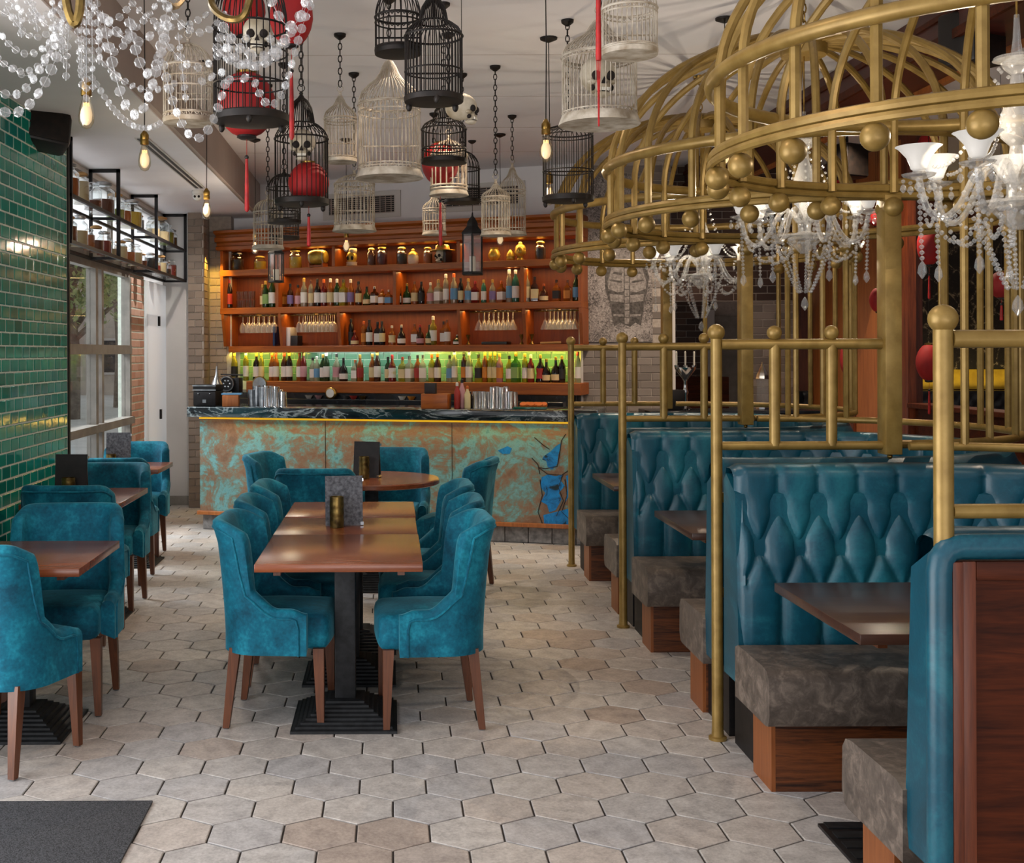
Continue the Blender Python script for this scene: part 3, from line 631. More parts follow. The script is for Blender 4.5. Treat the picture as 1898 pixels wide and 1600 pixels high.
labs = ['black', 'white', 'white', 'cream', 'white', 'white', 'white', 'white', 'white', 'pink', 'white', 'blue', 'white', 'white', 'pink', 'white', 'white', 'red', 'cream', 'white', 'cream', 'white']
xs = [235, 347, 450, 497, 603, 640, 722, 770, 872, 908, 1000, 1040, 1100, 1132, 1232, 1300, 1415, 1462, 1582, 1630, 1735, 1775]
hs = [52, 54, 52, 53, 52, 53, 53, 54, 53, 54, 44, 46, 50, 54, 52, 44, 40, 50, 52, 56, 46, 50]
for i, x in enumerate(xs):
    bottle(c1(x), hs[i], ['wine', 'slim', 'round', 'slim', 'wine', 'wine', 'wine', 'wine', 'wine', 'wine', 'round', 'round', 'wine', 'wine', 'bell', 'squat', 'square', 'round', 'round', 'wine', 'round', 'bell'][i], cols[i], labs[i], ['gold', 'white', 'gold', 'gold', 'orange', 'red', 'red', 'gold', 'orange', 'gold', 'black', 'white', 'gold', 'white', 'black', 'black', 'orange', 'gold', 'gold', 'gold', 'black', 'red'][i], LOW, ZD)
x4 = [(-15, 48, 'round', 'amber', 'cream', 'red'), (85, 46, 'square', 'yellow', 'cream', 'red'), (152, 48, 'square', 'clear', 'white', 'black'), (232, 50, 'round', 'amber', 'red', 'black'), (282, 50, 'square', 'clear', 'white', 'black'), (370, 52, 'wine', 'yellow', 'cream', 'orange'), (427, 53, 'wine', 'brown', 'white', 'orange'), (545, 50, 'round', 'clear', 'blue', 'black'), (592, 58, 'slim', 'clear', 'white', 'white'), (685, 56, 'slim', 'brown', 'orange', 'black'), (735, 57, 'round', 'clear', 'white', 'white'), (828, 52, 'bell', 'yellow', 'black', 'black'), (890, 56, 'slim', 'amber', 'orange', 'gold'), (943, 56, 'slim', 'yellow', 'cream', 'gold'), (988, 56, 'round', 'yellow', 'cream', 'gold'), (1032, 54, 'round', 'pink', 'orange', 'gold'), (1128, 50, 'round', 'yellow', 'white', 'black'), (1192, 56, 'square', 'lime', 'green', 'orange'), (1280, 54, 'slim', 'yellow', 'white', 'gold'), (1338, 52, 'round', 'red', 'cream', 'white'), (1432, 52, 'bell', 'dark', 'red', 'gold'), (1490, 44, 'squat', 'dark', 'cream', 'gold'), (1582, 48, 'squat', 'dark', 'cream', 'gold'), (1642, 50, 'wine', 'dark', 'black', 'gold'), (1795, 58, 'slim', 'clear', 'white', 'red')]
for r in x4: bottle(c2(r[0]), *r[1:], LOW, ZD)

# hanging stemmed glasses: brass rail, glasses upside down
gl_me = MB().lathe([(.032, 0), (.032, -.003), (.004, -.008), (.0035, -.075), (.012, -.085), (.03, -.11), (.036, -.15), (.031, -.19)], 12, cap=False).mesh('stemmed_glass', 'stem_glass')
fl_me = MB().lathe([(.032, 0), (.032, -.003), (.004, -.008), (.0035, -.085), (.010, -.095), (.040, -.16), (.046, -.19)], 12, cap=False).mesh('stemmed_glass', 'stem_glass')
for (a, b, nm, me, cnt, z) in ((c1(212), c1(640), 'first', gl_me, 7, ZB - .022), (c1(760), c1(1220), 'second', gl_me, 9, ZB - .022), (c2(720), c2(1200), 'third', fl_me, 8, ZB - .022), (c2(1365), c2(1805), 'fourth', fl_me, 8, ZB - .022)):
    s0, s1 = bs(a), bs(b)
    rk = thing('glass_rack', f'brass rail for stemmed glasses, the {nm} rack from the tiled pier', 'glass rack', BB((s0 + s1) / 2, .06, z), AB)
    MB().tube([(-(s1 - s0) / 2, 0, 0), ((s1 - s0) / 2, 0, 0)], .006, 6).build('rail', 'brass', rk)
    MB().tube([(-(s1 - s0) / 2, .1, 0), ((s1 - s0) / 2, .1, 0)], .006, 6).build('rail', 'brass', rk)
    MB().box(-.01, .01, 0, .1, .004, .022).build('rail_bracket', 'brass', rk, False)
    for i in range(cnt):
        s = s0 + .10 + (s1 - s0 - .16) * i / (cnt - 1)
        for t_, row in ((.07, 'front'), (.16, 'rear')):
            if row == 'rear' and i == cnt - 1: continue
            o = link('stemmed_glass', me, None, BB(s + (.03 if row == 'rear' else 0), t_ - .01, z + .008)); tag(o, f'stemmed glass hung upside down, {ORD[i]} in the {row} row of the {nm} rack', 'glass', 'stemmed glasses hanging in the racks')
def onshelf(px, z, t=.14):
    s = bs(px); p = BB(s, t, z)
    for _ in range(3): s -= ((CX + p.x * F / p.y) - px) * p.y / F; p = BB(s, t, z)
    return p
# dark tumblers in the first bay, tin and books among the glass racks
tm = MB().lathe([(.03, 0), (.036, .09), (.033, .088), (.028, .01)], 10, cap=False).mesh('tumbler', 'jar_glass')
for i, px in enumerate((444, 452, 460, 468)):
    for j in range(2):
        o = link('tumbler', tm, None, onshelf(px, ZB + SHT + .095 * j, .16)); tag(o, f"cut glass tumbler in the first upper bay, {('bottom', 'upper')[j]} row, {ORD[i]} from the pier", 'tumbler', 'tumblers in the first bay')
o = MB().box(-.04, .04, -.06, .06, 0, .11, .004).build('cocktail_book', 'menu_black', loc=onshelf(550, ZC3 + SHT, .15), rot=(0, 0, AB)); tag(o, 'small black box standing below the second glass rack', 'box')
o = MB().box(-.035, .035, -.08, .08, 0, .2, .004).build('menu_sheets', 'white_paint', loc=onshelf(539, ZC3 + SHT, .2), rot=(0, 0, AB)); tag(o, 'stack of white paper folders standing behind the second rack', 'folder')
o = MB().box(-.012, .012, -.08, .08, 0, .21, .003).build('book', 'bottle_blue', loc=onshelf(514, ZC3 + SHT, .16), rot=(0, 0, AB)); tag(o, 'thin dark blue book standing beside the first bracket', 'book')
o = MB().box(-.13, .13, -.08, .08, 0, .03, .004).build('serving_tray', 'black_plastic', loc=onshelf(920, ZC3 + SHT, .16), rot=(0, 0, AB)); tag(o, 'flat black tray lying under the third glass rack', 'tray')
for i, px in enumerate((868, 967, 986)):
    o = thing('brass_jigger', f'small brass cocktail jigger, {ORD[i]} of three on the middle shelf', 'jigger', onshelf(px, ZC3 + SHT, .08), AB)
    MB().lathe([(.02, 0), (.024, .004), (.006, .03), (.005, .04)], 10).build('foot', 'brass', o); MB().lathe([(.006, .04), (.026, .10), (.023, .10)], 10, cap=False).build('cup', 'brass', o)
o = MB().tube([(-.1, 0, .012), (.1, .03, .016)], .012, 8).build('wooden_muddler', 'cork', loc=onshelf(1020, ZC3 + SHT, .08), rot=(0, 0, AB)); tag(o, 'pale wooden muddler lying on the middle shelf', 'muddler')

# ------------------------------------------------------------------ top shelf curiosities
ZT = ZA + SHT
def jar(px, z, hpx, wpx, fill, label, lid='cork', pos=None, name='apothecary_jar', mat='jar_glass', fl=.6):
    p = pos if pos is not None else onshelf(px, z)
    d = p.y; h = hpx * d / F; r = wpx * d / F / 2
    j = thing(name, label, 'jar', p, AB, None)
    MB().lathe([(r * .92, .003), (r, .012), (r, h * .68), (r * .62, h * .80), (r * .62, h * .86), (r * .72, h * .88)], 14, cap=False).build('glass', mat, j)
    MB().lathe([(r * .88, .006), (r * .93, .014), (r * .93, h * fl), (r * .5, h * fl + .002)], 12).build('contents', fill, j)
    MB().lathe([(r * .66, h * .865), (r * .76, h * .88), (r * .76, h * .94), (r * .4, h * .99)], 12).build('lid', lid, j)
    return j
def skull(loc, s, rz, label, tilt=0, name='skull'):
    k = thing(name, label, 'skull', loc, rz); k.rotation_euler = (tilt, 0, rz)
    m = MB(); n, mm = 22, 16; vs = []; fs = []
    for i in range(mm + 1):
        a = -pi / 2 + pi * i / mm
        for j in range(n):
            q = 2 * pi * j / n; x, y, z = cos(a) * cos(q), cos(a) * sin(q), sin(a)
            front = max(0, -y)
            xx = x * .72 * (1 - .25 * front * max(0, -z)); yy = y * .92 + (.1 if y > 0 else 0); zz = z * .78
            zz -= .06 * front
            if z < -.1: xx *= 1 - .35 * min(1, -z - .1)
            vs.append((xx * s, yy * s, (zz + .25) * s))
        if i:
            for j in range(n): fs.append(((i - 1) * n + j, (i - 1) * n + (j + 1) % n, i * n + (j + 1) % n, i * n + j))
    m.add(vs, fs).build('cranium', 'bone', k)
    m = MB()   # upper jaw, cheekbones, teeth block
    m.ball((0, -.66 * s, -.36 * s), (.34 * s, .24 * s, .26 * s), 14, 9)
    for e in (-1, 1): m.ball((e * .44 * s, -.58 * s, -.16 * s), (.20 * s, .2 * s, .12 * s), 10, 7)
    m.build('face', 'bone', k)
    MB().ball((0, -.56 * s, -.68 * s), (.34 * s, .34 * s, .15 * s), 14, 8).build('jaw', 'bone', k)
    for e in (-1, 1): MB().ball((e * .29 * s, -.80 * s, .05 * s), (.215 * s, .16 * s, .205 * s), 12, 8).build('eye_socket', 'bone_hollow', k)
    MB().prism([(-.12 * s, -.30 * s), (.12 * s, -.30 * s), (0, -.02 * s)], -.945 * s, -.80 * s, 'y').build('nose_hole', 'bone_hollow', k)
    for i in range(7): MB().box((-.24 + .07 * i) * s, (-.24 + .07 * i + .058) * s, -.90 * s, -.84 * s, -.58 * s, -.44 * s, .006 * s).build('tooth', 'candle_wax', k)
    for e in (-1, 1): MB().ball((e * .40 * s, -.60 * s, -.42 * s), (.10 * s, .14 * s, .13 * s), 8, 6).build('cheek_hollow', 'bone_hollow', k)
    MB().ball((0, -.72 * s, -.60 * s), (.27 * s, .17 * s, .035 * s), 10, 6).build('mouth_gap', 'bone_hollow', k)
    return k
jar(c1(265), ZT, 34, 26, 'fill_dark', 'dark carved jar in the shaded end of the top shelf', 'black_plastic')
jar(c1(490), ZT, 26, 24, 'fill_yellow', 'squat yellow jar behind the hanging lantern on the top shelf', 'gold_clay')
jar(c1(835), ZT, 36, 24, 'fill_yellow', 'olive-filled cork jar beside the miniature barrel', 'gold_clay')
bl = thing('miniature_barrel', 'small golden barrel lying on a wooden stand on the top shelf', 'barrel', onshelf(c1(1055), ZT), AB)
q = MB().lathe([(.062, -.095), (.076, -.05), (.080, 0), (.076, .05), (.062, .095)], 16).xf(Matrix.Translation((0, 0, .115)) @ Matrix.Rotation(pi / 2, 4, 'Y')); q.build('cask', 'gold_clay', bl)
for x in (-.075, -.03, .03, .075): MB().lathe([(.079 - abs(x) * .12, -.006), (.080 - abs(x) * .12, .006)], 16, cap=False).xf(Matrix.Translation((x, 0, .115)) @ Matrix.Rotation(pi / 2, 4, 'Y')).build('hoop', 'white_wire', bl)
MB().lathe([(.014, .19), (.014, .215), (.005, .22)], 8).build('bung', 'gold_clay', bl)
for x in (-.08, .08): MB().box(x - .006, x + .006, -.06, .06, 0, .05).build('stand_leg', 'screen_wood', bl, False)
MB().box(-.085, .085, -.05, -.04, .012, .024).build('stand_rail', 'screen_wood', bl, False)
fg = thing('carved_figure', 'pale golden carved figure with dark hollows beside the glowing bulb', 'figurine', onshelf(c1(1385), ZT), AB)
MB().lathe([(.05, 0), (.06, .015), (.055, .03), (.06, .05)], 12).build('base', 'bone', fg); MB().ball((0, 0, .10), (.058, .05, .07), 14, 10).build('body', 'gold_clay', fg); MB().ball((.015, 0, .17), (.045, .042, .045), 12, 8).build('head', 'bone', fg)
for e in (-.025, .025): MB().ball((e, -.045, .09), (.016, .014, .024), 8, 6).build('hollow', 'bone_hollow', fg)
jar(c1(1577), ZT, 34, 17, 'fill_brown', 'slim cork-topped jar of brown spice left of the plum jar', 'gold_clay')
jar(c1(1682), ZT, 36, 20, 'fill_plum', 'cork-topped jar of plum coloured fruit on the top shelf', 'gold_clay')
jar(c2(82), ZT, 34, 20, 'fill_dark', 'glass jar with dark filling beside the cream lidded pot', 'gold_clay')
pt = thing('lidded_pot', 'cream and gold lidded pot on the top shelf', 'pot', onshelf(c2(192), ZT), AB)
MB().lathe([(.045, 0), (.056, .03), (.056, .085), (.05, .10)], 14).build('body', 'bone', pt); MB().lathe([(.055, .10), (.045, .12), (.015, .14), (.018, .155), (.006, .165)], 14).build('lid', 'gold_clay', pt)
jar(c2(335), ZT, 32, 18, 'fill_amber', 'slim amber jar left of the skull in a straw hat', 'gold_clay')
sk = skull(onshelf(c2(480), ZT + .075), .085, AB - .5, 'skull wearing a yellow straw hat on the top shelf')
MB().lathe([(.13, .055), (.128, .062), (.075, .07), (.07, .105), (.05, .12), (.01, .122)], 18).build('straw_hat', 'gold_clay', sk)
MB().lathe([(.0755, .07), (.072, .09)], 18, cap=False).build('hat_band', 'label_orange', sk)
MB().box(.06, .1, -.05, .04, -.07, .06, .01).build('dark_block', 'black_plastic', sk)
vs_ = thing('round_vase', 'round golden vase between the lantern and the golden head', 'vase', onshelf(c2(985), ZT), AB)
MB().lathe([(.03, 0), (.035, .01), (.06, .045), (.062, .075), (.045, .115), (.036, .125), (.042, .14)], 16).build('body', 'gold_clay', vs_)
bh = thing('golden_head', 'golden statuette head with closed eyes and curled hair on the top shelf', 'statuette', onshelf(c2(1238), ZT), AB)
MB().lathe([(.04, 0), (.042, .012), (.028, .03), (.028, .05)], 14).build('neck', 'gold_clay', bh); MB().ball((0, -.005, .095), (.048, .05, .06), 16, 12).build('face', 'gold_clay', bh)
MB().ball((0, .012, .12), (.054, .052, .05), 16, 10).ball((0, .01, .172), (.022, .022, .02), 10, 8).build('hair', 'gold_clay', bh)
for e in (-1, 1): MB().ball((e * .05, .005, .085), (.008, .012, .026), 8, 6).build('ear', 'gold_clay', bh)
MB().ball((0, -.056, .09), (.008, .008, .016), 8, 6).build('nose', 'gold_clay', bh)
tp = thing('twisted_pot', 'small ridged golden pot beside the golden head', 'pot', onshelf(c2(1143), ZT), AB)
MB().lathe([(.035, 0), (.045, .02), (.04, .035), (.046, .05), (.038, .07), (.03, .085), (.02, .10), (.008, .115)], 14).build('body', 'gold_clay', tp)
jar(c2(1437), ZT, 36, 21, 'fill_dark', 'black-filled cork jar near the end of the top shelf', 'gold_clay')

# ------------------------------------------------------------------ things on the counter
def BF(s, t, z): return Vector((s * cos(AF) - t * sin(AF), 10.43 + s * sin(AF) + t * cos(AF), z))
def onbar(px, t=.25, z=1.14):
    s = 0; p = BF(s, t, z)
    for _ in range(6): s -= ((CX + p.x * F / p.y) - px) * p.y / F; p = BF(s, t, z)
    return p
ch = thing('small_chest', 'small dark treasure chest with pale straps at the end of the bar', 'chest', onbar(386, .2), AF)
MB().box(-.115, .115, -.09, .09, 0, .14, .006).build('body', 'black_metal', ch); MB().box(-.118, .118, -.093, .093, .142, .20, .01).build('lid', 'black_metal', ch)
for z in (.15, .19): MB().box(-.12, .12, -.097, -.093, z - .006, z + .006).build('strap', 'steel', ch, False)
for x in (-.06, .06): MB().ball((x, -.094, .115), .007, 8, 6).build('stud', 'steel', ch)
MB().box(-.015, .02, -.096, -.09, .03, .06).build('clasp', 'steel', ch, False)
fn = thing('steel_funnel', 'pale steel funnel standing on the chest, spout upwards', 'funnel', onbar(402, .22, 1.34), AF); MB().lathe([(.055, 0), (.05, .01), (.016, .09), (.008, .17), (.005, .17)], 14).build('cone', 'steel', fn)
ph = thing('film_reel_lamp', 'dark round reel with spoked disc behind the small chest', 'reel', onbar(425, .42), AF)
MB().box(-.06, .06, -.03, .05, 0, .09, .005).build('base', 'black_metal', ph); MB().lathe([(.075, -.02), (.08, -.015), (.08, .015), (.075, .02)], 20).xf(Matrix.Translation((-.01, -.02, .20)) @ Matrix.Rotation(pi / 2, 4, 'X')).build('disc', 'black_metal', ph)
MB().ring((0, 0, 0), .068, .006, 24).xf(Matrix.Translation((-.01, -.042, .20)) @ Matrix.Rotation(pi / 2, 4, 'X')).build('rim', 'steel', ph)
for i in range(6): a = i * pi / 3; MB().ball((-.01 + .032 * cos(a), -.04, .20 + .032 * sin(a)), (.011, .006, .011), 8, 6).build('spoke_hole', 'steel', ph)
MB().tube([(-.09, 0, .29), (.14, 0, .285)], .008, 6).tube([(.07, 0, .02), (.07, 0, .285)], .008, 6).build('arm', 'black_metal', ph)
MB().box(.03, .11, -.02, .07, .1, .26, .006).build('casing', 'black_metal', ph)
wb2 = thing('wooden_box', 'small pale wooden box with straws beside the steel tins', 'box', onbar(428, .12), AF + .3)
MB().box(-.075, .075, -.06, .06, 0, .105, .004).build('body', 'screen_wood', wb2); MB().box(-.085, .10, -.05, .06, .108, .122).build('napkins', 'label_blue', wb2, False)
gb = thing('mirror_globe', 'round mirror disc in a golden rim above the steel tins', 'mirror', onbar(481, .36), AF)
MB().lathe([(.04, 0), (.045, .01), (.012, .03), (.01, .13)], 12).build('stand', 'brass', gb); MB().lathe([(.066, -.008), (.066, .008)], 24).xf(Matrix.Translation((0, 0, .20)) @ Matrix.Rotation(pi / 2, 4, 'X')).build('disc', 'chrome', gb); MB().ring((0, 0, 0), .068, .009, 24).xf(Matrix.Translation((0, 0, .20)) @ Matrix.Rotation(pi / 2, 4, 'X')).build('rim', 'brass', gb)
tin_me = MB().lathe([(.026, 0), (.028, .003), (.036, .13), (.038, .135), (.034, .134)], 14, cap=False).mesh('steel_cup', 'chrome')
rib_me = MB().lathe([(.03, 0)] + [(.030 + .002 * (i % 2) + .006 * i / 16, .004 + .011 * i) for i in range(17)], 14).mesh('steel_cup', 'steel')
def cups(pxs, me, z0=1.14, hs=None, tt=.2, lab='', grp='', inv=False, hh=1):
    for i, (px, k) in enumerate(pxs):
        o = link('steel_cup', me, None, onbar(px, tt + (.03 if i % 2 else 0), z0)); o.scale = (1, 1, k)
        if inv: o.rotation_euler = (pi, 0, 0); o.location.z += .135 * k
        o.rotation_euler.z = R.uniform(0, 6); tag(o, lab.format(ORD[i]), 'cup', grp)
cups([(466, .85), (475, 1.05), (485, 1.0)], rib_me, lab='ridged steel tin, {} beside the mirror disc', grp='ridged tins by the mirror')
cups([(494, 1.42), (503, 1.4), (512, 1.36), (519, 1.15), (525, 1.02)], tin_me, tt=.16, inv=True, lab='pale upturned shaker tin, {} from the mirror disc', grp='shaker tins by the mirror')
cups([(881, 1.1), (889, 1.1), (897, 1.1), (905, 1.08), (913, 1.4), (921, 1.42), (930, 1.38), (938, 1.42), (946, 1.12), (953, 1.08)], tin_me, tt=.22, inv=True, lab='upturned steel cup, {} from the sauce bottles', grp='steel cups by the sauce bottles')
mb_ = thing('menu_caddy', 'brown wooden caddy holding black menus on the bar', 'caddy', onbar(808, .1), AF)
MB().box(-.12, .12, -.07, .07, 0, .13, .004).build('body', 'bar_wood', mb_); MB().box(-.10, .0, -.03, .03, .13, .225, .003).build('menu', 'menu_black', mb_)
sb = [(847, .23, 'label_red', 'red', 'cap_white'), (856, .26, 'label_pink', 'pale pink', 'cap_black'), (866, .2, 'label_cream', 'cream', 'cap_orange'), (871, .15, 'bottle_dark', 'dark', 'cap_black')]
for i, (px, h, mt, cn, cp) in enumerate(sb):
    o = thing('sauce_bottle', f'{cn} sauce bottle between the menu caddy and steel cups', 'bottle', onbar(px, .14 + .05 * (i % 2)), AF)
    MB().lathe([(.026, 0), (.028, .01), (.028, h * .62), (.012, h * .8), (.011, h * .9)], 12).build('body', mt, o); MB().lathe([(.013, h * .86), (.013, h * .97), (.006, h)], 10).build('cap', cp, o)
dsh = thing('garnish_tray', 'shallow dark tray of orange slices on the bar', 'tray', onbar(985, .16), AF)
MB().box(-.15, .13, -.06, .06, 0, .02, .004).build('tray', 'bottle_teal', dsh)
for i in range(6): MB().lathe([(.03, 0), (.032, .012), (.03, .024)], 12).xf(Matrix.Translation((-.07 + i * .035, -.01 + .02 * (i % 2), .026)) @ Matrix.Rotation(.5, 4, 'X')).build('orange_slice', 'orange_peel', dsh)
ck = thing('brass_clock', 'small round brass clock on the back counter', 'clock', onshelf(614, 1.16, -.14), AB)
MB().lathe([(.055, -.02), (.06, -.015), (.06, .02), (.045, .03)], 20).xf(Matrix.Translation((0, 0, .06)) @ Matrix.Rotation(pi / 2, 4, 'X')).build('case', 'brass', ck); MB().lathe([(.045, -.002), (.045, .002)], 18).xf(Matrix.Translation((0, -.03, .06)) @ Matrix.Rotation(pi / 2, 4, 'X')).build('face', 'white_ceramic', ck)
for i, px in enumerate((572, 590, 640, 655, 672, 745, 762)):
    o = thing('ceramic_bowl', f'small pale bowl on the back counter, {ORD[i]} from the tiled pier', 'bowl', onshelf(px, 1.16, -.12), AB)
    MB().lathe([(.02, 0), (.024, .004), (.042, .035), (.039, .035), (.02, .008)], 14).build('bowl', ['white_ceramic', 'label_pink', 'steel', 'label_red', 'brass', 'white_ceramic', 'label_orange'][i], o)
# ------------------------------------------------------------------ velvet chairs
def chair_path(t):
    """plan of the wrap-around back, t in [-1,1] from arm front to arm front; chair faces +y"""
    a = abs(t); sgn = 1 if t >= 0 else -1
    W, yb, yf = .275, -.25, .13; rc = .17
    straight_back = W - rc; side = yf - (yb + rc); L = straight_back + rc * pi / 2 + side
    q = a * L
    if q < straight_back: return Vector((sgn * q, yb, 0)), Vector((0, -1, 0))
    q -= straight_back
    if q < rc * pi / 2:
        an = q / rc; return Vector((sgn * (straight_back + rc * sin(an)), yb + rc - rc * cos(an), 0)), Vector((sgn * sin(an), -cos(an), 0))
    q -= rc * pi / 2; return Vector((sgn * W, yb + rc + q, 0)), Vector((sgn, 0, 0))
def rim_h(p):
    y = p.y; core = .908 - .055 * smooth(-.235, -.12, y) ** 1.6; f = 1 - smooth(-.14, -.105, y)
    low = .532 + .085 * (1 - smooth(-.125, .01, y)) - .02 * smooth(.06, .13, y); return low * (1 - f) + core * f
def shell_pt(t, z, off):
    p, n = chair_path(t); lean = max(0, z - .42); back = 1 - smooth(-.21, -.10, p.y)
    q = p + n * off; q.y -= (.10 * lean * lean + .05 * lean) * back; q += n * (.022 * smooth(.80, .95, z)) * (.35 + .65 * back)
    return Vector((q.x, q.y, z))
def chair_meshes():
    NU = 150; th = .062; vs = []; fs = []; K = None
    ts = [-1 + 2 * i / NU for i in range(NU + 1)]
    for t in ts:
        p, n = chair_path(t); h = rim_h(p); ring = []
        for i in range(8): ring.append(shell_pt(t, .335 + (h - .03 - .335) * i / 7, 0))
        for a in (35, 70, 110, 145): ring.append(shell_pt(t, h - .03 + .03 * sin(radians(a)), -th / 2 + th / 2 * cos(radians(a))))
        for i in range(8): ring.append(shell_pt(t, h - .03 - (h - .03 - .36) * i / 7, -th))
        K = len(ring); vs += ring
    for i in range(NU):
        for j in range(K): fs.append((i * K + j, i * K + (j + 1) % K, (i + 1) * K + (j + 1) % K, (i + 1) * K + j))
    fs += [tuple(range(K)), tuple(NU * K + j for j in range(K))[::-1]]
    shell = MB().add(vs, fs).mesh('backrest', 'teal_velvet', True, 55)
    # piping: the rim line moved inwards by 4 cm, measured across the rim
    Lp = 1.162 / 2; qs = [t * Lp for t in ts]; hs = [rim_h(chair_path(t)[0]) for t in ts]; rim = []
    for k in range(2, NU - 1, 2):
        tq, th_ = qs[k + 1] - qs[k - 1], hs[k + 1] - hs[k - 1]; ln = sqrt(tq * tq + th_ * th_); q2, h2 = qs[k] + th_ / ln * .036, hs[k] - tq / ln * .036
        if abs(q2) < Lp - .03: rim.append(shell_pt(q2 / Lp, h2, .002))
    f0 = [shell_pt(-1 + .035 / Lp, .335 + (rim[0].z - .335) * i / 4, .002) for i in range(4)]; f1 = [shell_pt(1 - .035 / Lp, .335 + (rim[-1].z - .335) * i / 4, .002) for i in range(4)]
    pip = MB().tube(f0 + rim + f1[::-1], .0055, 6).mesh('piping', 'teal_velvet')
    bm = bmesh.new(); bmesh.ops.create_cube(bm, size=1)
    for p in bm.verts: p.co = Vector((p.co.x * .425, p.co.y * .43 - .002, .42 + p.co.z * .15))
    bmesh.ops.bevel(bm, geom=bm.edges[:], offset=.035, segments=3, affect='EDGES', profile=.5)
    bmesh.ops.subdivide_edges(bm, edges=[e for e in bm.edges if abs(e.verts[0].co.z - e.verts[1].co.z) < .001 and e.calc_length() > .15], cuts=4, use_grid_fill=True)
    for p in bm.verts:
        if p.co.z > .45: p.co.z += .022 * max(0, 1 - (p.co.x / .22) ** 2) * max(0, 1 - ((p.co.y) / .22) ** 2)
        if p.co.y > .17: p.co.y += .012 * (1 - (p.co.x / .22) ** 2)
    seat = MB().bm(bm).mesh('seat', 'teal_velvet', True, 60)
    legs = []
    for sx in (-1, 1):
        for sy in (-1, 1):
            m = MB(); x, y = sx * .20, (.175 if sy > 0 else -.19); dx, dy = sx * .012, (.01 if sy > 0 else -.04)
            a, b = .024, .014
            m.add([(x + i * a, y + j * a, .355) for i, j in ((-1, -1), (1, -1), (1, 1), (-1, 1))] + [(x + dx + i * b, y + dy + j * b, .006) for i, j in ((-1, -1), (1, -1), (1, 1), (-1, 1))],
                  [(0, 3, 2, 1), (4, 5, 6, 7), (0, 1, 5, 4), (1, 2, 6, 5), (2, 3, 7, 6), (3, 0, 4, 7)])
            legs.append((m.mesh('leg', 'leg_wood', False), MB().lathe([(.012, 0), (.013, .004), (.010, .008)], 8, (x + dx, y + dy, 0)).mesh('glide', 'steel')))
    return shell, pip, seat, legs
CM = chair_meshes()
chair0 = None
def chair(x, y, rz, label, s=1.0):
    global chair0
    if chair0 is None:
        chair0 = thing('velvet_chair', label, 'chair', (x, y, 0), rz, 'teal velvet chairs')
        b = link('backrest', CM[0], chair0); link('piping', CM[1], b); link('seat', CM[2], chair0)
        for l, g in CM[3]: lo = link('leg', l, chair0); link('glide', g, lo)
        return chair0
    return dup(chair0, label, (x, y, 0), rz)
RT = -pi / 2      # facing +x ; facing -x is +pi/2 ; facing away from the lens is 0, towards it pi
chair(-.482, 5.34, RT - .06, 'teal velvet chair on the left of the long table, front one by the bare end')
chair(-.482, 6.00, RT + .02, 'teal velvet chair on the left of the long table, middle one of the row')
chair(-.478, 6.68, RT - .02, 'teal velvet chair on the left of the long table, rear one nearest the round table')
chair(.145, 5.31, -RT + .06, 'teal velvet chair on the right of the long table, front one by the bare end')
chair(.155, 5.97, -RT - .02, 'teal velvet chair on the right of the long table, middle one of the row')
chair(.15, 6.66, -RT + .02, 'teal velvet chair on the right of the long table, rear one nearest the round table')
chair(-.48, 7.72, -.05, 'teal velvet chair with its back turned, between long table and round table')
chair(-.74, 8.55, RT + .25 - .55, 'dark shaded teal velvet chair at the round table in front of the copper')
chair(.0, 8.82, pi + .15 - .3, 'teal velvet chair facing out between the round table and the bar')
chair(.42, 8.18, -RT - .30, 'teal velvet chair on the right of the round table')
chair(-1.575, 4.82, -.36, 'teal velvet chair with its back turned at the nearest wall table')
chair(-1.545, 5.50, pi + .04, 'teal velvet chair facing out behind the nearest wall table')
chair(-1.82, 6.82, -.03, 'teal velvet chair with its back turned before the second wall table')
chair(-1.86, 7.64, pi, 'teal velvet chair facing out behind the second wall table')
chair(-1.98, 8.53, 0, 'teal velvet chair with its back turned before the farthest wall table')
chair(-2.08, 9.52, pi + .05, 'teal velvet chair facing out behind the farthest wall table under the window')

# ------------------------------------------------------------------ tables
def pedestal(t, x, y, h, s=.46):
    m = MB(); st = 8
    for i in range(st):
        a = s / 2 * (1 - i / st * .72); z = .012 + i * .0125; m.box(x - a, x + a, y - a, y + a, z - .012, z)
        b = a - .007
        m.add([(x - b, y - b, z), (x + b, y - b, z), (x + b, y + b, z), (x - b, y + b, z)] + [(x - b + .012, y - b + .012, z - .009 + .012), (x + b - .012, y - b + .012, z + .003), (x + b - .012, y + b - .012, z + .003), (x - b + .012, y + b - .012, z + .003)], [(4, 5, 6, 7), (0, 1, 5, 4), (1, 2, 6, 5), (2, 3, 7, 6), (3, 0, 4, 7)])
    m.build('base', 'cast_iron', t, False)
    MB().box(x - .046, x + .046, y - .046, y + .046, .095, h - .04, .004).build('column', 'cast_iron', t)
    MB().box(x - .20, x + .20, y - .03, y + .03, h - .06, h - .034).box(x - .03, x + .03, y - .2, y + .2, h - .06, h - .034).build('bracket', 'cast_iron', t, False)
def square_table(x0, x1, y0, y1, label, mat='table_wood', h=.76):
    t = thing('pedestal_table', label, 'table', ((x0 + x1) / 2, (y0 + y1) / 2, 0)); a, b = (x1 - x0) / 2, (y1 - y0) / 2
    MB().box(-a, a, -b + .001, b - .001, h - .034, h, .003).build('tabletop', mat, t)
    for sx in (-1, 1): MB().box(sx * (a - .09) - .015, sx * (a - .09) + .015, -b + .05, b - .05, h - .056, h - .034).build('batten', 'leg_wood', t, False)
    pedestal(t, .012, 0, h); return t
square_table(-.572, .128, 4.89, 5.69, 'bare wooden table at the front end of the long table row')
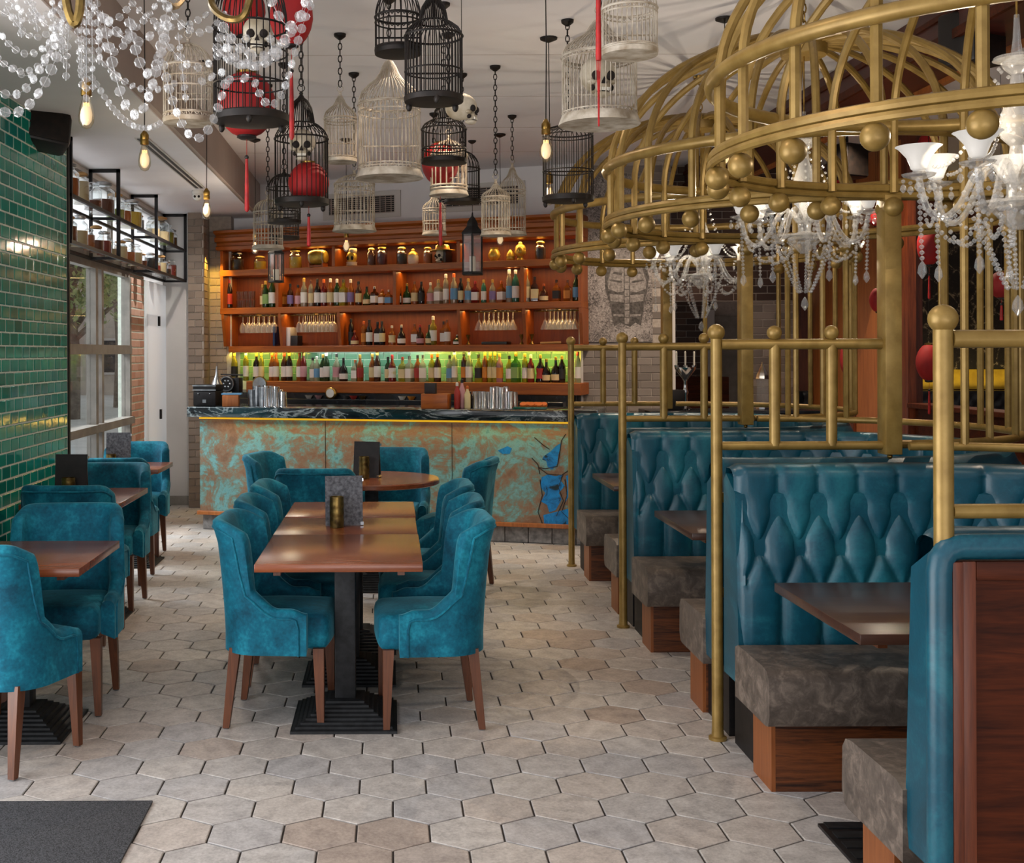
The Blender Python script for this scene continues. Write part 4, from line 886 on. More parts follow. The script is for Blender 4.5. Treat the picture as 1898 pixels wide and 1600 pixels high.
square_table(-.575, .125, 5.693, 6.30, 'wooden table in the middle of the long row under the slate menu', h=.757)
square_table(-.572, .128, 6.303, 6.93, 'wooden table at the rear end of the long row, yellow light on it')
square_table(-1.99, -1.275, 4.81, 5.53, 'bare wooden table nearest the lens along the green tiled wall')
square_table(-2.17, -1.59, 6.86, 7.70, 'wooden table carrying a black menu beside the green tiled wall')
square_table(-2.36, -1.76, 8.90, 9.50, 'wooden table carrying a slate menu beside the window')
rt = thing('round_table', 'round dark wooden table between the long table and the bar', 'table', (-.14, 8.25, 0))
MB().lathe([(.465, .722), (.475, .728), (.475, .752), (.468, .76)], 40).build('tabletop', 'table_wood', rt); pedestal(rt, 0, 0, .755)
def menu(x, y, z, mat, label, w=.19, h=.25, rz=0.1, y2=.035):
    t = thing('menu_stand', label, 'menu holder', (x, y, z), rz)
    m = MB().add([(-w / 2, -y2, 0), (w / 2, -y2, 0), (w / 2, -.008, h), (-w / 2, -.008, h), (-w / 2, -y2 + .012, 0), (w / 2, -y2 + .012, 0), (w / 2, .0, h), (-w / 2, .0, h)], [(0, 1, 2, 3), (7, 6, 5, 4), (0, 3, 7, 4), (1, 5, 6, 2), (3, 2, 6, 7), (0, 4, 5, 1)])
    m.build('front_board', mat, t, False)
    MB().add([(-w / 2 + .01, y2 + .012, 0), (w / 2 - .01, y2 + .012, 0), (w / 2 - .01, .014, h - .012), (-w / 2 + .01, .014, h - .012), (-w / 2 + .01, y2 - .0, 0), (w / 2 - .01, y2, 0), (w / 2 - .01, .002, h - .012), (-w / 2 + .01, .002, h - .012)], [(0, 1, 2, 3), (7, 6, 5, 4), (0, 3, 7, 4), (1, 5, 6, 2), (3, 2, 6, 7), (0, 4, 5, 1)]).build('rear_board', 'menu_black', t, False)
    for zz in (.012, h - .02): MB().box(w / 2 - .012, w / 2 + .004, -y2 * (1 - zz / h) - .006, .02, zz - .008, zz + .008).build('clip', 'chrome', t, False)
    return t
def votive(x, y, z, label, r=.036, h=.155):
    t = thing('candle_holder', label, 'candle holder', (x, y, z))
    MB().lathe([(r * .96, 0), (r, .004)] + [(r * (1 + .03 * ((i * 7) % 3 - 1)), .01 + (h - .02) * i / 10) for i in range(11)] + [(r * .98, h), (r * .86, h), (r * .86, h - .03)], 16).build('cup', 'aged_brass', t)
    MB().lathe([(r * .8, h - .06), (r * .8, h - .025), (.004, h - .022)], 12).build('candle', 'candle_wax', t)
menu(-.245, 6.03, .757, 'slate', 'slate grey menu stand on the middle of the long table')
votive(-.277, 5.94, .757, 'hammered brass candle holder before the slate menu on the long table')
menu(-.17, 8.30, .76, 'menu_black', 'black menu stand on the round table', rz=-.35)
votive(-.19, 8.18, .76, 'hammered brass candle holder before the black menu on the round table')
menu(-1.99, 7.35, .76, 'menu_black', 'black menu stand on the wall table with tiles behind', rz=-.05, w=.2)
votive(-1.985, 7.25, .76, 'hammered brass candle holder before the black menu by the green tiles', .042, .115)
menu(-2.16, 9.35, .76, 'slate', 'slate grey menu stand on the wall table under the window')
votive(-2.19, 9.22, .76, 'pale brass candle holder before the slate menu under the window', .04, .09)

# ------------------------------------------------------------------ booths
BX0, BXC, RO = 1.385, 2.1, .975       # aisle end, centre of the round end, outer radius
def upath(r, n_s=10, n_a=26, x0=BX0):
    """points and inward normals of a U open to the aisle (towards -x), centre (BXC,0)"""
    out = []
    for i in range(n_s): x = x0 + (BXC - x0) * i / n_s; out.append((Vector((x, r, 0)), Vector((0, -1, 0)), x - x0))
    L = BXC - x0
    for i in range(n_a + 1):
        a = pi / 2 - pi * i / n_a; out.append((Vector((BXC + r * cos(a), r * sin(a), 0)), Vector((-cos(a), -sin(a), 0)), L + r * (pi / 2 - a)))
    L += pi * r
    for i in range(1, n_s + 1): x = BXC + (x0 - BXC) * i / n_s; out.append((Vector((x, -r, 0)), Vector((0, 1, 0)), L + (BXC - x)))
    return out
def sweep(rad, prof, n_s=6, n_a=22, x0=BX0):
    """prof: closed list of (inward offset, z)"""
    U = upath(rad, n_s, n_a, x0); K = len(prof); vs = []; fs = []
    for p, n, s in U:
        for o, z in prof: vs.append(p + n * o + Vector((0, 0, z)))
    for i in range(len(U) - 1):
        for j in range(K): fs.append((i * K + j, i * K + (j + 1) % K, (i + 1) * K + (j + 1) % K, (i + 1) * K + j))
    fs += [tuple(range(K))[::-1], tuple((len(U) - 1) * K + j for j in range(K))]
    return MB().add(vs, fs)
RI = RO - .185; ZTOP = 1.175
SP, ZB1, ZB2 = .162, 1.018, .843
UL = (BXC - BX0) * 2 + pi * RI; NB = int((UL - .17) / SP); S_0 = (UL - NB * SP) / 2
def tuft(s, z):
    """depth of the quilted leather: deep at buttons, folds along the diamonds"""
    if s < S_0 - .06 or s > UL - S_0 + .06: return 0
    u = (s - S_0) / SP; d = 0; D = 9.0
    for zb, ph in ((ZB1, .5), (ZB2, .0)):
        k = round(u - ph) + ph; rr = sqrt(((u - k) * SP) ** 2 + (z - zb) ** 2)
        d += .040 * exp(-(rr / .015) ** 2) + .018 * exp(-(rr / .038) ** 2)
    if z >= ZB1: D = abs(u - .5 - round(u - .5)) * SP
    elif z >= ZB2 - .175:
        f = (ZB1 - z) / (ZB1 - ZB2)
        for q in (u - .5 + f * .5, u - .5 - f * .5): D = min(D, abs(q - round(q)) * SP * .9)
    else: D = abs(u - .5 - round(u - .5)) * SP
    return d + .026 * exp(-D / .017) * (1 if z < ZB1 + .02 else .75)
def booth_front():
    ds = .009; U = []; n = int(UL / ds)
    def at(s):
        L = BXC - BX0
        if s < L: return Vector((BX0 + s, RI, 0)), Vector((0, -1, 0))
        s -= L
        if s < pi * RI: a = pi / 2 - s / RI; return Vector((BXC + RI * cos(a), RI * sin(a), 0)), Vector((-cos(a), -sin(a), 0))
        s -= pi * RI; return Vector((BXC - s, -RI, 0)), Vector((0, 1, 0))
    zs = [.40 + (ZTOP - .045 - .40) * j / 74 for j in range(75)]
    vs = []; fs = []
    rows = len(zs) + 8
    for i in range(n + 1):
        s = UL * i / n; p, nn = at(s); e = min(s, UL - s); edge = .03 * (1 - smooth(0, .045, e))
        for z in zs: vs.append(p + nn * (.035 - .045 * smooth(.5, 1.1, z) - tuft(s, z) + .02 * (1 - abs(2 * (z - .4) / .75 - 1)) - edge) + Vector((0, 0, z)))
        zt = zs[-1]; o0 = .035 - .045 - tuft(s, zt) * .6 - edge
        for k in range(1, 9):     # rolled top
            a = pi / 2 * k / 6 if k <= 6 else pi / 2; wdt = .185 + edge
            if k <= 6: vs.append(p + nn * (o0 - .06 + .06 * cos(a)) + Vector((0, 0, zt + .045 * sin(a) - .012 * tuft(s, zt) / .012 * .4 * cos(a) - edge * .6)))
            elif k == 7: vs.append(p + nn * (-.14) + Vector((0, 0, zt + .043 - edge * .6)))
            else: vs.append(p + nn * (-.172) + Vector((0, 0, zt - .03)))
    for i in range(n):
        for j in range(rows - 1): fs.append((i * rows + j, i * rows + j + 1, (i + 1) * rows + j + 1, (i + 1) * rows + j))
    return MB().add(vs, fs).mesh('tufted_backrest', 'teal_leather', True, 80)
BFM = booth_front()
back_shell = sweep(RO, [(.0, .30), (.19, .30), (.21, .42), (.17, 1.06), (.04, 1.13), (.005, 1.10)]).mesh('back_shell', 'teal_leather', True, 50)
seat_prof = [(.20, .255), (.20, .452), (.24, .468), (.55, .468), (.60, .460), (.625, .43), (.63, .30), (.612, .262), (.58, .255)]
seat_me = sweep(RO, seat_prof, 6, 24, BX0 - .012).mesh('seat_cushion', 'grey_leather', True, 45)
base_me = sweep(RO, [(.33, 0), (.33, .256), (.55, .256), (.55, 0)], 6, 24, BX0 + .035).mesh('base', 'oak_base', True, 40)
rec_me = sweep(RO, [(.0, 0), (.0, .305), (.33, .305), (.33, 0)], 6, 24, BX0 + .045).mesh('plinth', 'black_metal', True, 40)
btn = MB().ball((0, 0, 0), (.012, .012, .012), 10, 6).mesh('button', 'teal_leather')
def booth_at(s):
    L = BXC - BX0
    if s < L: return Vector((BX0 + s, RI, 0)), Vector((0, -1, 0))
    s -= L
    if s < pi * RI: a = pi / 2 - s / RI; return Vector((BXC + RI * cos(a), RI * sin(a), 0)), Vector((-cos(a), -sin(a), 0))
    s -= pi * RI; return Vector((BXC - s, -RI, 0)), Vector((0, 1, 0))
DB = (3.955, 5.99, 7.99); bl_ = ['nearest', 'middle', 'farthest']
booth0 = None
for i, y in enumerate(DB):
    lab = f"teal buttoned leather booth with grey seat, {['nearest with the wood panelled end', 'middle of the three', 'farthest, beside the bar'][i]}"
    if booth0 is None:
        booth0 = b = thing('booth_bench', lab, 'booth', (0, y, 0), 0, 'curved booths')
        q = link('tufted_backrest', BFM, b); link('back_shell', back_shell, b); link('seat_cushion', seat_me, b)
        bs_ = link('base', base_me, b); link('plinth', rec_me, b)
        for sg in (-1, 1):   # pale oak ends of the bases, facing the aisle
            e = MB().box(BX0 + .02, BX0 + .035, min(sg * (RO - .33), sg * (RO - .55)), max(sg * (RO - .33), sg * (RO - .55)), 0, .256).build('end_board', 'oak_base_end', bs_, False)
        for k in range(NB + 1):
            for zb, ph_ in ((ZB1, .5), (ZB2, 0.)):
                s = S_0 + (k + ph_) * SP
                if s > UL - S_0 + .01: continue
                p, nn = booth_at(s); link('button', btn, q, p + nn * (-.074) + Vector((0, 0, zb)))
    else: b = dup(booth0, lab, (0, y, 0))
# wooden end of the nearest booth
pe = thing('booth_end_panel', 'framed mahogany panel closing the outer back of the nearest booth', 'panel', (0, 2.93, 0))
yk = -.02
MB().box(1.375, 3.1, yk, yk + .03, 0, 1.115).build('panel', 'mahogany_panel', pe, False)
MB().box(1.372, 1.40, yk - .022, yk + .03, 0, 1.118, .004).box(1.40, 1.435, yk - .012, yk, 0, 1.118, .004).build('frame_post', 'mahogany_upright', pe)
MB().box(1.435, 3.1, yk - .012, yk, 1.07, 1.118, .004).build('frame_rail', 'mahogany_panel', pe)
m = MB(); m.tube([(1.352, yk + .005, .02), (1.352, yk + .005, .6), (1.352, yk + .005, 1.09), (1.356, yk + .005, 1.12), (1.372, yk + .005, 1.143), (1.40, yk + .005, 1.152), (2.0, yk + .005, 1.154), (3.1, yk + .005, 1.155)], .032, 10); m.build('leather_edge', 'teal_leather', pe)
# booth tables
for i, y in enumerate(DB):
    square_table(1.445, 2.35, y + .10 - .41, y + .10 + .41, f"dark wooden booth table inside the {bl_[i]} booth", 'booth_table_wood')
cfo = thing('black_tray', 'small black tray on the booth back behind the near gold post', 'tray', (1.75, 3.6, .76))
MB().box(-.12, .12, -.08, .08, 0, .012, .003).build('plate', 'black_plastic', cfo); MB().ring((0, 0, 0), .001, .001, 3, 3) ; MB().tube([(-.12, -.08, .014), (.12, -.08, .014), (.12, .08, .014), (-.12, .08, .014)], .004, 5, True).build('rim', 'steel', cfo)
vt = thing('floor_vent', 'black slotted metal foot plate under the nearest booth seat', 'plate', (1.56, 3.86, 0))
MB().box(-.1, .1, -.2, .2, 0, .012, .002).build('plate', 'black_metal', vt)
for i in range(5): MB().box(-.08, .08, -.17 + i * .08, -.12 + i * .08, .0125, .016).build('ridge', 'cast_iron', vt, False)

# ------------------------------------------------------------------ gold screens at the aisle and birdcage canopies
def screen(y, lab, near=False):
    t = thing('gold_screen', lab, 'screen', (1.37, y, 0))
    MB().lathe([(.038, 0), (.038, .012), (.026, .016), (.024, .05), (.0235, 1.70)], 16).build('post', 'gold_paint', t)
    MB().ball((0, 0, 1.715), .036, 18, 12).build('finial', 'gold_paint', t)
    XP = 2.1 - 1.37
    MB().tube([(.02, 0, 1.665), (XP, 0, 1.665)], .0225, 12).build('top_rail', 'gold_paint', t)
    MB().tube([(.02, 0, 1.237), (XP, 0, 1.237)], .0185, 12).build('bottom_rail', 'gold_paint', t)
    for x in (.245, .485):
        MB().tube([(x, 0, 1.237), (x, 0, 1.665)], .0225, 12).build('baluster', 'gold_paint', t)
        MB().ball((x, 0, 1.713), .031, 16, 10).build('finial', 'gold_paint', t)
    p = MB().box(XP - .035, XP + .035, -.045, .045, 1.20, 2.29, .004).build('pillar', 'gold_paint', t)
    MB().ball((XP, 0, 1.19), .012, 8, 6).build('bolt', 'brass', p)
    for z in (1.02, .62): MB().box(-.004, .05, -.012, .012, z - .02, z + .02, .003).build('bracket', 'brass', t)
screen(2.93, 'gold tubular screen with ball finials on the wood panelled booth end')
screen(4.975, 'gold tubular screen with ball finials between the nearest and middle booths')
screen(7.0, 'gold tubular screen with ball finials between the middle and farthest booths')
screen(9.0, 'gold tubular screen with ball finials nearest the bar')
ZR, ZU, ZCR, RC = 2.305, 2.575, 3.20, .968
def rib(a, n=18):
    pts = [(1.0 * RC, ZR - .01), (1.0 * RC, ZU - .02)]
    for i in range(1, n + 1):
        q = pi / 2 * i / n; pts.append((.10 + (RC - .10) * cos(q), ZU + (ZCR - ZU) * sin(q)))
    return [(r * cos(a), r * sin(a), z) for r, z in pts]
NR = 22
cage0 = None
rib_me_ = MB().tube(rib(0), .0175, 8).mesh('rib', 'gold_paint')
for i, y in enumerate(DB):
    lab = f"giant gold birdcage canopy over the {bl_[i]} booth"
    if cage0 is None:
        cage0 = c = thing('birdcage_canopy', lab, 'canopy', (BXC, y, 0), 0, 'gold birdcage canopies over the booths')
        for k in range(NR): o = link('rib', rib_me_, c); o.rotation_euler = (0, 0, 2 * pi * (k + .5) / NR)
        MB().ring((0, 0, ZU), RC + .02, .026, 72, 10).build('upper_ring', 'gold_paint', c)
        MB().ring((0, 0, ZR + .012), RC + .02, .017, 72, 8).ring((0, 0, ZR - .018), RC + .026, .015, 72, 8).build('lower_ring', 'gold_paint', c)
        bal = MB().ball((0, 0, 0), .041, 18, 12).mesh('ball', 'gold_paint')
        for k in range(NR): a = 2 * pi * (k + .5) / NR; link('ball', bal, c, ((RC + .01) * cos(a), (RC + .01) * sin(a), ZR - .068))
        MB().lathe([(.11, ZCR - .07), (.115, ZCR - .06), (.115, ZCR + .01), (.09, ZCR + .03), (.03, ZCR + .035)], 22).build('crown', 'gold_paint', c)
        # bars of the wall side down to the curved rail
        bar_me = MB().tube([(RC, 0, 1.24), (RC, 0, ZR)], .0165, 8).mesh('bar', 'gold_paint')
        for k in range(NR):
            a = 2 * pi * (k + .5) / NR
            if cos(a) > .12: o = link('bar', bar_me, c); o.rotation_euler = (0, 0, a)
        MB().tube([(RC * cos(a_), RC * sin(a_), 1.237) for a_ in [-pi / 2 + .06 + (pi - .12) * q / 40 for q in range(41)]], .0185, 10).build('curved_rail', 'gold_paint', c)
        m = MB()
        for k in range(6):
            z = ZCR + .045 + k * .043
            if z < ZC - .01: m.tube([(.013 * cos(q * pi / 4) * (1 if k % 2 else 0), .013 * cos(q * pi / 4) * (0 if k % 2 else 1), z + .028 * sin(q * pi / 4)) for q in range(8)], .004, 5, True)
        m.build('chain', 'brass', c)
        MB().lathe([(.045, ZC - .02), (.05, ZC - .004)], 16).build('ceiling_plate', 'brass', c)
    else: c = dup(cage0, lab, (BXC, y, 0))
# ------------------------------------------------------------------ crystal chandeliers
def drape(m, a, b, sag, n, r, flat=False):
    a, b = Vector(a), Vector(b)
    for i in range(n):
        t = (i + .5) / n; p = a.lerp(b, t); p.z -= sag * 4 * t * (1 - t)
        m.bead(p, r, r * (1.0 if not flat else .9), 6)
chand0 = None
SHADE = [(.018, 0), (.026, .006), (.03, .02), (.04, .045), (.064, .074), (.076, .082), (.064, .076), (.036, .045), (.02, .02)]
def chandelier(x, y, z, lab):
    global chand0
    if chand0 is not None: return dup(chand0, lab, (x, y, z))
    c = chand0 = thing('crystal_chandelier', lab, 'chandelier', (x, y, z), 0, 'crystal chandeliers inside the gold cages')
    MB().lathe([(.02, -.16), (.05, -.13), (.085, -.09), (.06, -.06), (.03, -.05), (.035, 0), (.055, .02), (.03, .05), (.022, .12), (.05, .15), (.058, .20), (.026, .30), (.018, .36), (.04, .38), (.05, .40), (.02, .42), (.012, .48), (.008, .56)], 16).build('stem', 'crystal', c)
    MB().lathe([(.09, -.085), (.13, -.075), (.125, -.065), (.05, -.06)], 18).build('bowl', 'crystal', c); MB().lathe([(.05, .40), (.075, .41), (.07, .42)], 16).build('upper_bowl', 'crystal', c)
    MB().tube([(0, 0, .55), (0, 0, 3.18 - z)], .004, 6).build('cord', 'brass', c)
    NA = 7; Rr = .31
    arm_pts = [(.03, .0), (.08, .06), (.13, .03), (.18, -.07), (.235, -.115), (.285, -.08), (Rr, .02)]
    fine = []
    for i in range(len(arm_pts) - 1):
        p0, p1, p2, p3 = arm_pts[max(0, i - 1)], arm_pts[i], arm_pts[i + 1], arm_pts[min(len(arm_pts) - 1, i + 2)]
        for q in range(4):
            t = q / 4; fine.append(tuple(.5 * (2 * p1[k] + (p2[k] - p0[k]) * t + (2 * p0[k] - 5 * p1[k] + 4 * p2[k] - p3[k]) * t * t + (3 * p1[k] - p0[k] - 3 * p2[k] + p3[k]) * t ** 3) for k in (0, 1)))
    fine.append(arm_pts[-1])
    arm = MB().tube([(r, 0, z_) for r, z_ in fine], .0115, 7).mesh('arm', 'crystal')
    cup = MB().lathe([(.012, .015), (.05, .028), (.056, .036), (.03, .034), (.016, .05)], 14, (Rr, 0, 0)).mesh('drip_cup', 'crystal')
    shd = MB().lathe(SHADE, 16, (Rr, 0, .048), cap=True).mesh('tulip_shade', 'shade_glow')
    m = MB()
    for k in range(5): q = 2 * pi * k / 5; m.bead((Rr + .05 * cos(q), .05 * sin(q), .012), .007); m.lathe([(.002, -.03), (.011, -.018), (.008, -.006), (.002, 0)], 6, (Rr + .05 * cos(q), .05 * sin(q), .002))
    drape(m, (Rr, 0, .01), (Rr - .01, 0, -.26), 0, 14, .0085); m.lathe([(.002, -.06), (.016, -.04), (.012, -.015), (.002, 0)], 6, (Rr - .01, 0, -.26))
    drop = m.mesh('crystal_drop', 'crystal')
    m = MB(); drape(m, (Rr, 0, .01), (.10, 0, -.08), .16, 16, .0085)
    a2 = 2 * pi / NA; drape(m, (Rr * .98, 0, 0), (Rr * .98 * cos(a2), Rr * .98 * sin(a2), 0), .13, 14, .0075)
    drape(m, (Rr * .55, 0, -.02), (.03, 0, -.36), .02, 18, .0085)
    swag = m.mesh('crystal_strand', 'crystal')
    m = MB(); drape(m, (.05, 0, .40), (Rr * .86, 0, .06), .10, 18, .007)
    up = m.mesh('crystal_strand', 'crystal')
    for k in range(NA):
        a = 2 * pi * (k + .3) / NA
        ar = link('arm', arm, c, rot=(0, 0, a)); link('drip_cup', cup, ar); link('tulip_shade', shd, ar)
        link('crystal_drop', drop, c, rot=(0, 0, a), kind='stuff'); link('crystal_strand', swag, c, rot=(0, 0, a)); link('crystal_strand', up, c, rot=(0, 0, a))
    MB().lathe([(.002, -.07), (.02, -.045), (.015, -.02), (.002, 0)], 8, (0, 0, -.38)).build('centre_drop', 'crystal', c)
    return c
chandelier(BXC, DB[0], 2.20, 'crystal chandelier with glowing tulip shades in the nearest gold cage')
chandelier(BXC, DB[1], 2.29, 'crystal chandelier with glowing tulip shades in the middle gold cage')
chandelier(BXC, DB[2], 2.22, 'crystal chandelier with glowing tulip shades in the farthest gold cage')
for y, z in zip(DB, (2.20, 2.29, 2.22)):
  for dx in (-.19, .19): light('chandelier_lamp', 'POINT', (BXC + dx, y - .05, z + .17), 8, (1.0, .86, .66), size=0.0)

# big crystal chandelier near the lens, only its lower drapes hang into view
d0 = 2.35
bc = thing('bead_chandelier', 'large crystal bead chandelier with brass arms near the shopfront', 'chandelier', (-.52, d0 + .1, 2.42))
def L(px, py, d): return P(px, py, d) - Vector((-.52, d0 + .1, 2.42))
MB().lathe([(.03, -.02), (.07, .02), (.05, .08), (.025, .14), (.06, .2), (.02, .3), (.015, 1.06)], 16).build('stem', 'aged_brass', bc)
MB().ring((0, 0, .12), .42, .012, 48, 8).build('hoop', 'aged_brass', bc)
def dense(pts, n=6):
    o = []
    for i in range(len(pts) - 1):
        p0, p1, p2, p3 = pts[max(0, i - 1)], pts[i], pts[i + 1], pts[min(len(pts) - 1, i + 2)]
        for q in range(n): t = q / n; o.append(.5 * (2 * p1 + (p2 - p0) * t + (2 * p0 - 5 * p1 + 4 * p2 - p3) * t * t + (3 * p1 - p0 - 3 * p2 + p3) * t ** 3))
    return o + [pts[-1]]
MB().tube(dense([L(412, -60, 2.3), L(392, -5, 2.3), L(402, 22, 2.28), L(430, 36, 2.26), L(455, 24, 2.25), L(470, -40, 2.25)]), .0075, 7).build('arm', 'aged_brass', bc)
MB().tube(dense([L(118, -60, 2.25), L(124, 10, 2.25), L(138, 44, 2.25), L(148, 10, 2.25), L(146, -60, 2.25)]), .009, 7).build('arm', 'aged_brass', bc)
for k in range(6): a = k * pi / 3 + .4; MB().tube(dense([Vector((.03 * cos(a), .03 * sin(a), .05)), Vector((.22 * cos(a), .22 * sin(a), -.0)), Vector((.40 * cos(a), .40 * sin(a), .12))]), .008, 6).build('arm', 'aged_brass', bc)
bead_me = MB().lathe([(.003, -.0042), (.0085, -.0030), (.0105, 0), (.0085, .0030), (.003, .0042)], 8).xf(Matrix.Rotation(pi / 2, 4, 'X')).mesh('crystal_bead', 'crystal', False)
nb = [0]; extra = MB()
def strand(p, q, sag, r=1.0, d=2.3, d2=None, via=None, gap=.0235):
    """beads on a swag between two points given on the picture plane at their own depth"""
    a, b = L(p[0], p[1], d), L(q[0], q[1], d2 or d)
    N_ = 40; pts = []
    for i in range(N_ + 1): t = i / N_; v = a.lerp(b, t); v.z -= sag * 4 * t * (1 - t); pts.append(v)
    ln = sum((pts[i + 1] - pts[i]).length for i in range(N_)); n = max(2, int(ln / (gap * r)))
    s_ = MB().tube(pts[::2], .0005, 4).build('strand_wire', 'crystal', bc)
    step = ln / n; acc = 0; nxt = step / 2; 
    for i in range(N_):
        sg = (pts[i + 1] - pts[i]).length
        while acc + sg >= nxt:
            v = pts[i].lerp(pts[i + 1], (nxt - acc) / sg); nxt += step; ry = R.uniform(-.7, .7); rx = R.uniform(-.4, .4)
            if nb[0] < 290: o = link('crystal_bead', bead_me, s_, v, (rx, 0, ry)); o.scale = (r, r, r); nb[0] += 1
            else:
                mt = Matrix.Translation(v) @ Matrix.Rotation(ry, 4, 'Z') @ Matrix.Rotation(rx, 4, 'X') @ Matrix.Scale(r, 4); extra.add([mt @ x.co for x in bead_me.vertices], [tuple(f.vertices) for f in bead_me.polygons])
        acc += sg
# the large drapes that stand out singly
strand((-20, 185), (118, 70), .068, 1.0, 2.1); strand((-15, 155), (110, 40), .070, .9, 2.3)
strand((190, 20), (312, 0), .190, 1.0, 2.0, 2.1); strand((196, 30), (300, 40), .045, 1.0, 2.3); strand((238, 30), (312, 35), .105, 1.05, 2.2)
strand((176, 150), (300, 226), .050, .8, 2.6, 2.9); strand((180, 100), (330, 150), .045, .8, 2.6); strand((300, 110), (420, 145), .135, .95, 2.3)
strand((410, 150), (468, 143), .0, 1.0, 2.3); strand((470, 145), (538, 130), .060, .85, 2.3); strand((538, 130), (580, 0), -.012, .9, 2.3); strand((560, 20), (578, -40), .0, .9, 2.2)
strand((408, 40), (560, 20), .075, 1.0, 2.2); strand((402, 60), (545, 50), .07, 1.0, 2.3); strand((395, 80), (530, 70), .05, 1.0, 2.4); strand((500, -10), (575, -10), .055, 1.0, 2.1)
strand((300, 60), (410, 95), .05, .9, 2.4); strand((365, 155), (420, 130), .0, .9, 2.3)
strand((330, 60), (345, 190), .0, .8, 2.5)
# the thicker curtains of small crystals round the arms
for (x0, y0, x1, y1, sg, r_) in [(0, -20, 130, -10, .05, .75), (10, 10, 120, 20, .06, .75), (40, -20, 135, 40, .04, .75), (0, 60, 130, 10, .07, .8), (-10, 100, 125, 50, .06, .75), (95, -20, 105, 110, 0, .75), (112, -20, 118, 120, 0, .75), (128, 40, 122, 150, 0, .75),
        (150, -20, 152, 165, 0, .75), (160, -20, 160, 190, 0, .75), (170, 0, 172, 170, 0, .75), (143, 50, 150, 140, 0, .7), (180, -20, 184, 120, 0, .75), (150, 10, 300, -10, .07, .8), (160, -10, 240, 10, .04, .8), (240, 0, 400, 10, .05, .8), (300, -10, 420, 20, .06, .85), (130, 0, 0, 20, .03, .75), (60, 0, 70, 60, 0, .7), (30, -10, 40, 70, 0, .7), (400, 90, 520, 100, .03, .9), (420, 60, 430, 120, 0, .85), (455, 60, 460, 130, 0, .85), (500, 60, 505, 110, 0, .85), (20, 120, 110, 60, .05, .75), (180, 60, 250, 40, .05, .85)]:
    strand((x0, y0), (x1, y1), sg, r_, 2.35 + .1 * R.random())
extra.build('crystal_beads', 'crystal', bc, kind='stuff')

# ------------------------------------------------------------------ pendant bulbs
def bulb(px, py, d, lab, s=1.0, plate=True):
    p = P(px, py, d); t = thing('pendant_bulb', lab, 'bulb', p, 0, 'bare filament pendant bulbs')
    zc = (ZS - .012 if p.x < XS else ZC) - p.z
    MB().lathe([(.004, -.072), (.018, -.066), (.029, -.045), (.031, -.025), (.026, .01), (.016, .045), (.0135, .06)], 16, cap=False).build('glass', 'bulb_glass', t)
    m = MB()
    for k in range(5): a = 2 * pi * k / 5; m.tube([(.010 * cos(a), .010 * sin(a), .03), (.018 * cos(a + .4), .018 * sin(a + .4), -.04), (.010 * cos(a + .9), .010 * sin(a + .9), .03)], .0022, 4)
    m.build('filament', 'filament', t)
    MB().ball((0, 0, -.018), (.0235, .0235, .04), 12, 8).build('glow', 'bulb_glow', t)
    MB().lathe([(.016, .055), (.021, .058), (.021, .075), (.019, .08), (.021, .085), (.021, .105), (.012, .118), (.006, .128)], 14).build('socket', 'brass', t)
    MB().tube([(0, 0, .125), (.003, 0, zc * .5), (0, 0, zc)], .0028, 6).build('cord', 'dark_wire', t)
    if plate: MB().lathe([(.008, zc - .03), (.05, zc - .012), (.052, zc - .001)], 16).build('ceiling_plate', 'dark_wire', t)
    return t
bulb(160, 205, 4.6, 'bare filament bulb under the bead chandelier, nearest of the window row')
bulb(268, 290, 5.75, 'bare filament bulb second in the row along the windows')
bulb(383, 386, 7.55, 'bare filament bulb third in the row along the windows, by the jar shelf')
bulb(473, 456, 10.3, 'bare filament bulb in front of the first bay of the back bar')
bulb(642, 452, 10.3, 'bare filament bulb beside the carved golden figure')
bulb(1012, 272, 5.45, 'bare filament bulb hanging left of the tall dark cage')
bulb(1018, 358, 7.0, 'bare filament bulb low behind the tall dark cage')
bulb(927, 440, 10.1, 'bare filament bulb below the pair of white cages at the bar')
bulb(1344, 284, 6.6, 'bare filament bulb seen between the gold ribs of the middle cage')
for x, y, e_ in ((-1.2, 5.2, 4), (-1.2, 7.5, 5), (.72, 5.45, 6), (-.4, 10.3, 20), (.93, 10.1, 20), (-1.22, 10.2, 8), (.9, 7.0, 7)): light('bulb_lamp', 'POINT', (x, y, 2.58), e_, (1.0, .80, .58), size=0.0)

